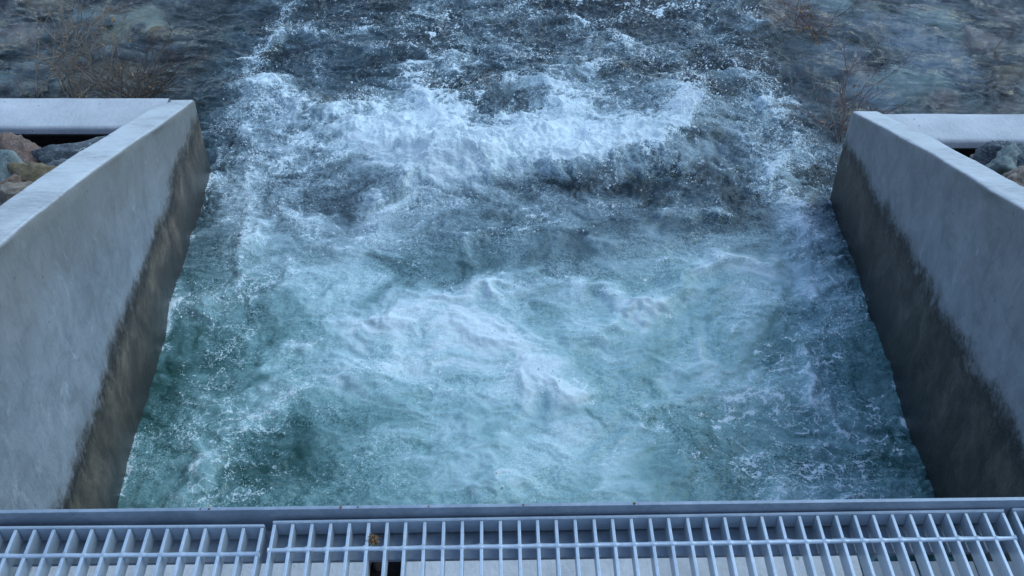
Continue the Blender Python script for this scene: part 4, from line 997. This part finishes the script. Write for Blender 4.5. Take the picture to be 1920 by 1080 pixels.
 (-3.301, 6.981, -0.09515685608746671, 0.249, 0.178, 0.107, -13.450043919037732, 'bed_dark', 'submerged stone among the cobbles of the shallows on the left', 'stones in the left shallows'),
 (-3.367, 8.317, -0.20423707022349874, 0.137, 0.112, 0.067, -24.08814173704003, 'bed_dark', 'submerged stone among the cobbles of the shallows on the left', 'stones in the left shallows'),
 (-3.119, 7.791, -0.2499879504488826, 0.205, 0.175, 0.105, 26.419140440099852, 'bed_dark', 'submerged stone among the cobbles of the shallows on the left', 'stones in the left shallows'),
 (-3.313, 7.485, -0.14512662913639515, 0.283, 0.18, 0.108, 13.681211045621488, 'bed_dark', 'submerged stone among the cobbles of the shallows on the left', 'stones in the left shallows'),
 (-3.748, 8.115, -0.16009106978148874, 0.213, 0.179, 0.107, -11.61332122861024, 'bed_dark', 'submerged stone among the cobbles of the shallows on the left', 'stones in the left shallows'),
 (-3.754, 7.272, -0.23983624751282956, 0.177, 0.121, 0.073, 3.433501136851106, 'bed_teal', 'submerged stone among the cobbles of the shallows on the left', 'stones in the left shallows'),
 (-3.75, 6.718, -0.18024718778157456, 0.209, 0.181, 0.109, 27.087544178367438, 'bed_teal', 'submerged stone among the cobbles of the shallows on the left', 'stones in the left shallows'),
 (-3.906, 7.606, -0.19714047270030566, 0.131, 0.13, 0.078, 5.065166929010928, 'bed_dark', 'submerged stone among the cobbles of the shallows on the left', 'stones in the left shallows'),
 (-3.312, 8.263, -0.2226087324254896, 0.211, 0.148, 0.089, -3.22708647041755, 'bed_dark', 'submerged stone among the cobbles of the shallows on the left', 'stones in the left shallows'),
 (-3.093, 7.979, -0.10360134812797026, 0.159, 0.125, 0.075, -3.9507301875084337, 'bed_dark', 'submerged stone among the cobbles of the shallows on the left', 'stones in the left shallows'),
 (-4.023, 7.168, -0.17427053216735694, 0.139, 0.108, 0.065, -29.90311141152842, 'bed_dark', 'submerged stone among the cobbles of the shallows on the left', 'stones in the left shallows'),
 (-2.912, 7.427, -0.0935184049593403, 0.098, 0.096, 0.057, 4.619444416087028, 'bed_dark', 'submerged stone among the cobbles of the shallows on the left', 'stones in the left shallows'),
 (-3.21, 7.775, -0.21778770771378908, 0.211, 0.141, 0.085, -11.806407915458443, 'bed_brown', 'submerged stone among the cobbles of the shallows on the left', 'stones in the left shallows'),
 (-3.529, 7.071, -0.19371665738959204, 0.134, 0.117, 0.07, 28.94523545941921, 'bed_teal', 'submerged stone among the cobbles of the shallows on the left', 'stones in the left shallows'),
 (-3.243, 7.503, -0.1169313582917117, 0.137, 0.106, 0.063, -27.73535947780196, 'bed_dark', 'submerged stone among the cobbles of the shallows on the left', 'stones in the left shallows'),
 (-3.39, 6.908, -0.10266013360104917, 0.179, 0.121, 0.073, 15.303088869479517, 'bed_dark', 'submerged stone among the cobbles of the shallows on the left', 'stones in the left shallows'),
 (-2.937, 6.776, -0.12194069481017367, 0.194, 0.159, 0.095, -29.395072413889324, 'bed_brown', 'submerged stone among the cobbles of the shallows on the left', 'stones in the left shallows'),
 (-3.259, 7.373, -0.24644519887299027, 0.252, 0.179, 0.108, 6.61447106841684, 'bed_brown', 'submerged stone among the cobbles of the shallows on the left', 'stones in the left shallows'),
 (-3.63, 7.504, -0.18614325231343537, 0.266, 0.167, 0.1, 18.93169309767225, 'bed_dark', 'submerged stone among the cobbles of the shallows on the left', 'stones in the left shallows'),
 (-3.581, 8.249, -0.1833319218602209, 0.167, 0.106, 0.064, -28.79054381871446, 'bed_brown', 'submerged stone among the cobbles of the shallows on the left', 'stones in the left shallows'),
 (-3.962, 7.719, -0.12620207505718817, 0.127, 0.093, 0.056, 21.775654595917167, 'bed_dark', 'submerged stone among the cobbles of the shallows on the left', 'stones in the left shallows'),
 (-3.262, 6.587, -0.10132787976733745, 0.104, 0.092, 0.055, -27.732488772246178, 'bed_teal', 'submerged stone among the cobbles of the shallows on the left', 'stones in the left shallows'),
 (-2.929, 6.669, -0.13997202896930933, 0.284, 0.189, 0.113, 14.316789778650566, 'bed_brown', 'submerged stone among the cobbles of the shallows on the left', 'stones in the left shallows'),
 (-3.383, 7.575, -0.23062940449823663, 0.121, 0.1, 0.06, 17.14086437700312, 'bed_dark', 'submerged stone among the cobbles of the shallows on the left', 'stones in the left shallows'),
 (-3.929, 8.441, -0.22149864941739877, 0.185, 0.133, 0.08, 23.972193989388295, 'bed_dark', 'submerged stone among the cobbles of the shallows on the left', 'stones in the left shallows'),
 (-3.276, 7.57, -0.1397941078075377, 0.136, 0.102, 0.061, 12.91568621268788, 'bed_dark', 'submerged stone among the cobbles of the shallows on the left', 'stones in the left shallows'),
 (-4.009, 8.051, -0.12241613594572195, 0.181, 0.122, 0.073, -25.32376398268605, 'bed_dark', 'submerged stone among the cobbles of the shallows on the left', 'stones in the left shallows'),
 (-4.107, 7.535, -0.14506032817043207, 0.148, 0.11, 0.066, 7.588129265727076, 'bed_dark', 'submerged stone among the cobbles of the shallows on the left', 'stones in the left shallows'),
 (-2.746, 7.086, -0.18193716468425383, 0.179, 0.136, 0.082, 24.28399990991319, 'bed_dark', 'submerged stone among the cobbles of the shallows on the left', 'stones in the left shallows'),
 (-3.812, 8.232, -0.19708799459071857, 0.235, 0.188, 0.113, -21.04976663786337, 'bed_dark', 'submerged stone among the cobbles of the shallows on the left', 'stones in the left shallows'),
 (-3.312, 7.353, -0.2195546980785652, 0.15, 0.11, 0.066, 8.781516009607103, 'bed_dark', 'submerged stone among the cobbles of the shallows on the left', 'stones in the left shallows'),
 (-3.995, 8.311, -0.22796674032850966, 0.255, 0.195, 0.117, -25.632629550197887, 'bed_dark', 'submerged stone among the cobbles of the shallows on the left', 'stones in the left shallows'),
 (-2.845, 7.274, -0.21334893358534993, 0.272, 0.192, 0.115, 20.44315776131488, 'bed_dark', 'submerged stone among the cobbles of the shallows on the left', 'stones in the left shallows'),
 (-3.178, 8.466, -0.2321438168372752, 0.197, 0.164, 0.098, -7.938415728927197, 'bed_teal', 'submerged stone among the cobbles of the shallows on the left', 'stones in the left shallows'),
 (-3.298, 7.453, -0.1268658688024112, 0.139, 0.126, 0.075, 23.61945879045807, 'bed_brown', 'submerged stone among the cobbles of the shallows on the left', 'stones in the left shallows'),
 (-2.702, 7.343, -0.2334683247025766, 0.208, 0.196, 0.118, -26.132553132402553, 'bed_dark', 'submerged stone among the cobbles of the shallows on the left', 'stones in the left shallows'),
 (-3.811, 7.855, -0.09194079787381712, 0.274, 0.188, 0.113, -15.248701839187826, 'bed_brown', 'submerged stone among the cobbles of the shallows on the left', 'stones in the left shallows'),
 (-0.226, 8.042, -0.1237901763808644, 0.335, 0.258, 0.129, -22.035315923218242, 'bed_brown', 'brown stone glimpsed under the rapids', 'stones under the rapids'),
 (-0.099, 7.115, -0.21278054126300888, 0.329, 0.253, 0.127, 15.58756602001796, 'bed_tan', 'brown stone glimpsed under the rapids', 'stones under the rapids'),
 (0.772, 8.022, -0.12009413931210393, 0.308, 0.237, 0.119, 15.056116612545864, 'bed_brown', 'brown stone glimpsed under the rapids', 'stones under the rapids'),
 (1.566, 7.679, -0.17012388256007097, 0.227, 0.175, 0.087, 11.811932071802197, 'bed_brown', 'brown stone glimpsed under the rapids', 'stones under the rapids'),
 (0.213, 7.713, -0.13519864047822, 0.235, 0.18, 0.09, 1.1546294833978266, 'bed_brown', 'brown stone glimpsed under the rapids', 'stones under the rapids'),
 (-1.113, 6.977, -0.1479972157825711, 0.224, 0.173, 0.086, -21.24994787378302, 'bed_brown', 'brown stone glimpsed under the rapids', 'stones under the rapids'),
 (0.123, 7.555, -0.13561620132156713, 0.21, 0.162, 0.081, 21.329072684308358, 'bed_brown', 'brown stone glimpsed under the rapids', 'stones under the rapids'),
 (-1.722, 7.804, -0.21948765649052004, 0.308, 0.237, 0.119, 15.954640272622235, 'bed_dark', 'brown stone glimpsed under the rapids', 'stones under the rapids'),
 (1.171, 8.024, -0.12432313205091818, 0.27, 0.207, 0.104, 22.089042000517935, 'bed_brown', 'brown stone glimpsed under the rapids', 'stones under the rapids'),
 (-1.884, 7.884, -0.1757357139794547, 0.334, 0.257, 0.128, -1.6866514745910735, 'bed_brown', 'brown stone glimpsed under the rapids', 'stones under the rapids'),
 (1.678, 7.437, -0.17296447388245678, 0.313, 0.241, 0.12, -28.650111681373957, 'bed_brown', 'brown stone glimpsed under the rapids', 'stones under the rapids'),
 (-0.488, 7.218, -0.1606461239309495, 0.25, 0.192, 0.096, 24.14148181424295, 'bed_tan', 'brown stone glimpsed under the rapids', 'stones under the rapids'),
 (0.373, 7.459, -0.17783683749321122, 0.216, 0.166, 0.083, 13.395743256772484, 'bed_dark', 'brown stone glimpsed under the rapids', 'stones under the rapids'),
 (1.544, 7.634, -0.1443753879021294, 0.338, 0.26, 0.13, 23.506757470258215, 'bed_brown', 'brown stone glimpsed under the rapids', 'stones under the rapids'),
]
for i, (x, y, z, dx, dy, dz, rz, kind, label, grp) in enumerate(BEDROCK):
    o = link('river_boulder', rock_mesh('river_boulder', 140 + i, (dx, dy, dz), 18, 4, .04, 14), ROCK[kind])
    o.location = (x, y, z); o.rotation_euler = (0, 0, R(rz))
    tag(o, label, 'boulder', grp)

# ------------------------------------------------------------------ shrubs of dry twigs
def shrub(name, base, n, length, spread, mat, label, seed, lean=(0, 0), thick=.004, leaves=0, droop=.3):
    rs = random.Random(seed)
    root = empty(name, base)
    tag(root, label, 'shrub')
    V = []; F = []; tips = []
    def tube(pts, r0, r1, k=5):
        b0 = len(V)
        for i, p in enumerate(pts):
            r = r0 + (r1 - r0) * i / (len(pts) - 1)
            d = (pts[min(i + 1, len(pts) - 1)] - pts[max(i - 1, 0)]).normalized()
            a = d.orthogonal().normalized(); c = d.cross(a)
            for j in range(k):
                t = 2 * math.pi * j / k
                V.append(tuple(p + (a * math.cos(t) + c * math.sin(t)) * r))
        for i in range(len(pts) - 1):
            for j in range(k):
                a0 = b0 + i * k + j; a1 = b0 + i * k + (j + 1) % k
                F.append((a0, a1, a1 + k, a0 + k))
    def grow(p, d, L, r, depth):
        pts = [p.copy()]; q = p.copy(); dd = d.copy(); m = 7
        for i in range(m):
            dd = (dd + Vector((rs.gauss(0, .13), rs.gauss(0, .13), rs.gauss(0, .10) - droop * .08 * i / m))).normalized()
            q = q + dd * L / m; pts.append(q.copy())
            if depth < 3 and i > 0 and rs.random() < (.62 if depth == 0 else .42):
                nd = (dd + Vector((rs.gauss(0, .6), rs.gauss(0, .6), rs.gauss(.05, .4)))).normalized()
                grow(q.copy(), nd, L * rs.uniform(.3, .6), r * .6, depth + 1)
        tube(pts, r, r * .35); tips.append((q.copy(), dd.copy()))
    for i in range(n):
        a = rs.uniform(0, 2 * math.pi)
        d = Vector((math.cos(a) * spread + lean[0], math.sin(a) * spread + lean[1], rs.uniform(.35, 1.0))).normalized()
        off = Vector((rs.gauss(0, .05), rs.gauss(0, .04), 0))
        grow(off, d, length * rs.uniform(.55, 1.1), thick * rs.uniform(.6, 1.1), 0)
    link('branches', np_mesh('branches', V, F), mat, root)
    if leaves:
        LV = []; LF = []
        for k in range(leaves):
            p, d = rs.choice(tips); s = rs.uniform(.009, .022)
            a = Vector((rs.gauss(0, 1), rs.gauss(0, 1), rs.gauss(0, 1))).normalized(); b = a.cross(Vector((rs.gauss(0, 1), .3, 1))).normalized()
            n_ = a.cross(b); c0 = len(LV)
            for u, v, w in ((-1, 0, 0), (-.2, .45, .1), (1, 0, 0), (-.2, -.45, .1)):
                LV.append(tuple(p + a * u * s + b * v * s + n_ * w * s))
            LF.append((c0, c0 + 1, c0 + 2, c0 + 3))
        link('dead_leaves', np_mesh('dead_leaves', LV, LF), M_leaf, root)
    return root
shrub('dry_shrub', (-2.998, 6.267, -0.020), 14, .58, .50, M_twig, 'tall tangled leafless shrub behind the left return wall', 1, (-.05, .15), .0062, 30)
shrub('dry_shrub', (-3.387, 7.136, -0.020), 9, .42, .8, M_twig, 'leafless bush in the water among the upper left stones', 2, (.1, .1), .0052, 14)
shrub('dry_shrub', (-2.609, 6.267, -0.020), 34, .50, .75, M_twig_dark, 'low dense brown thicket at the left return wall near its corner', 3, (.1, 0), .0045, 20)
shrub('dry_shrub', (-3.343, 6.302, -0.020), 7, .75, .7, M_twig, 'sparse thin stems behind the left return wall near the photo edge', 8, (-.2, 0), .003, 4)
shrub('dry_shrub', (2.200, 5.823, -0.020), 15, .50, .50, M_twig_red, 'dark reddish leafless shrub beside the end of the right wing wall', 4, (.0, .10), .0042, 14)
shrub('dry_shrub', (2.264, 7.261, -0.020), 12, .30, .9, M_twig_red, 'small drowned bush with orange brown tips in the river on the right', 5, (0, .1), .0042, 60)
shrub('dry_shrub', (3.534, 6.974, -0.020), 8, .28, 1.0, M_twig_red, 'flattened twigs snagged by the pale pinkish stone at the upper right', 6, (.5, -.5), .0025, 12)

# ------------------------------------------------------------------ deck: edge beam, gratings, ledge
GZ = 2.325
def place(o, px, py, ang):
    o.location = (px, py, GZ); o.rotation_euler = (0, 0, ang)

def grating(x0, y0, x1, y1, nb, label, seed, clip=None):
    """border bar from (x0,y0) to (x1,y1) in plan; bearing bars run back under the viewer"""
    rs = random.Random(seed)
    L = math.hypot(x1 - x0, y1 - y0); ang = math.atan2(y1 - y0, x1 - x0)
    root = empty('grating_panel'); place(root, x0, y0, ang)
    tag(root, label, 'grating', 'steel walkway gratings')
    LEN = 1.35; D = .036
    fm = bmesh.new()
    box_bm(fm, 0, L, -.0055, 0, -D, .0)
    bmesh.ops.bevel(fm, geom=fm.edges[:], offset=.0012, segments=2, affect='EDGES')
    me = bpy.data.meshes.new('border_bar'); fm.to_mesh(me); fm.free()
    link('border_bar', me, M_steel, root)
    bar = box_mesh('bearing_bar', -.0028, .0028, -LEN, -.0070, -D, -.0015, .001)
    for i in range(nb + 1):
        o = link('bearing_bar', bar, None, root)
        if not bar.materials: bar.materials.append(M_steel)
        o.location = (.0032 + (L - .0064) * i / nb + rs.uniform(-.0006, .0006), 0, 0)
        o.rotation_euler = (0, rs.uniform(-.012, .012), rs.uniform(-.0015, .0015))
    # twisted cross rods with weld fillets where they meet the bars
    for k in range(13):
        y = -.060 - k * .1
        bm = bmesh.new(); m = nb * 8; prev = None
        for i in range(m + 1):
            x = L * i / m; ph = x * 60 + k
            u = (i % 8) / 8.0; fil = 1 + .45 * max(0, 1 - min(u, 1 - u) * 7)
            r = .0041 * fil; ring = []
            for j in range(8):
                a = 2 * math.pi * j / 8
                rr = r * (1 + .16 * math.cos(4 * (a - ph * .25)))
                ring.append(bm.verts.new((x, y + math.cos(a) * rr * 1.05, -.0035 + math.sin(a) * rr * .9)))
            if prev:
                for j in range(8): bm.faces.new((prev[j], prev[(j + 1) % 8], ring[(j + 1) % 8], ring[j])).smooth = True
            prev = ring
        me = bpy.data.meshes.new('cross_rod'); bm.to_mesh(me); bm.free()
        link('cross_rod', me, M_steel, root)
    return root
grating(-1.76, 1.080, -.433, 1.092, 40, 'galvanised grating panel at the left end, set slightly askew', 1)
grating(-.420, 1.0995, .872, 1.1245, 39, 'middle galvanised grating panel, the one seen over its whole width', 2)
grating(.887, 1.127, 2.15, 1.144, 38, 'galvanised grating panel cut by the right frame edge', 3)

eb = empty('edge_beam', (-2.6, 1.0804, 2.325)); eb.rotation_euler = (0, 0, math.atan(.0156))
tag(eb, 'long galvanised steel toe plate along the outer edge of the walkway', 'steel beam')
link('toe_plate', box_mesh('toe_plate', 0, 5.2, -.007, 0, -.058, .020, .0012), M_toe, eb)
link('ledger_angle', box_mesh('ledger_angle', 0, 5.2, -.070, .0, -.050, -.043, .001), M_toe, eb)

# concrete headwall below the deck, split by a slot; its top shows through the gratings
head = empty('headwall', (0, 1.2, 1.3))
tag(head, 'light grey concrete headwall top seen through the steel gratings', 'headwall')
def head_part(name, x0, x1, y0, y1, z0, z1):
    o = link(name, box_mesh(name, x0, x1, y0, y1, z0, z1, .008), M_slab, head); o.matrix_parent_inverse = Matrix.Translation((0, -1.2, -1.3))
HT = 1.30
head_part('top_slab', -1.36, -.412, .2, 1.86, -1.0, HT)
head_part('top_slab', -.306, .985, .2, 1.86, -1.0, HT)
head_part('lower_step', -1.772, -1.362, .2, 1.70, -1.0, .75)
head_part('lower_step', .987, 1.86, .2, 1.70, -1.0, .75)
o = link('slot_shade_fill', box_mesh('slot_shade_fill', -.410, -.308, .2, 1.855, .2, 1.22, .004), M_black, head); o.matrix_parent_inverse = Matrix.Translation((0, -1.2, -1.3))  # black block put in the open slot in place of its shade
bm = bmesh.new(); bmesh.ops.create_cone(bm, cap_ends=True, segments=28, radius1=.034, radius2=.020, depth=1.2)
me = bpy.data.meshes.new('gate_stem'); bm.to_mesh(me); bm.free()
for f in me.polygons: f.use_smooth = len(f.vertices) == 4
slot = link('gate_stem', me, mat_plain('rusty_stem', (.045, .032, .025), .7, 40, .5)); slot.location = (-.385, 1.74, .72)
tag(slot, 'dark tapered gate stem in the slot of the headwall under the middle grating', 'gate stem')
blocker = empty('light_blocker', (0, -1.4, 2.2))  # added out of view to shade the faces turned towards the walkway
tag(blocker, 'unseen dark wall added behind the walkway to block light', 'light blocker')
o = link('wall', box_mesh('wall', -7, 7, -4.6, -4.0, 1.0, 4.0, .02), M_steel_dark, blocker); o.matrix_parent_inverse = Matrix.Translation((0, 1.4, -2.2))
o = link('blocker_cap', box_mesh('blocker_cap', -7.2, 7.2, -5.2, -3.7, 4.01, 4.2, .02), M_steel_dark, blocker); o.matrix_parent_inverse = Matrix.Translation((0, 1.4, -2.2))
sup = empty('support_channel', (1.4, 1.4, 1.2))
tag(sup, 'blue grey steel channel beyond the right end of the headwall top', 'steel channel')
for x in (1.03, 1.20, 1.37, 1.54):
    o = link('flange', box_mesh('flange', x, x + .14, .3, 1.74, 1.10, 1.24, .004), M_steel_dark, sup); o.matrix_parent_inverse = Matrix.Translation((-1.4, -1.4, -1.2))

# litter caught on the steel
def litter():
    rs = random.Random(4); V = []; F = []
    for k in range(110):
        r = abs(rs.gauss(0, .0075)); a = rs.uniform(0, 6.283)
        p = Vector((-.2405 + r * math.cos(a), 1.062 + r * math.sin(a) * .7, GZ - .012 + rs.uniform(0, .020) * max(0, 1 - r / .03)))
        a_ = Vector((rs.gauss(0, 1), rs.gauss(0, 1), rs.gauss(0, .7))).normalized(); b_ = a_.cross(Vector((.3, rs.gauss(0, 1), 1))).normalized()
        s = rs.uniform(.002, .0048); c = len(V)
        for u, v in ((-1, 0), (0, .45), (1, 0), (0, -.45)): V.append(tuple(p + a_ * u * s + b_ * v * s))
        F.append((c, c + 1, c + 2, c + 3))
    tag(link('leaf_litter', np_mesh('leaf_litter', V, F), M_rust), 'small brown clump of dead leaves caught in the middle grating', 'leaf litter')
litter()
for i, (x, dz) in enumerate(((-.545, 0), (-.53, 0), (-.30, 0), (-.27, 0), (.02, 0), (.215, 0), (-.146, 0))):
    bm = bmesh.new(); bmesh.ops.create_icosphere(bm, subdivisions=2, radius=.0015 + .0005 * (i % 3))
    for v in bm.verts: v.co *= 1 + .35 * mnoise.noise(v.co * 900 + Vector((i, 0, 0)))
    me = bpy.data.meshes.new('debris_crumb'); bm.to_mesh(me); bm.free()
    o = link('debris_crumb', me, M_rust)
    o.location = (x, 1.0804 + (x + 2.6) * .0156 - .004, 2.3455); tag(o, 'tiny brown crumb of dirt on the top edge of the toe plate', 'debris', 'brown crumbs on the toe plate')
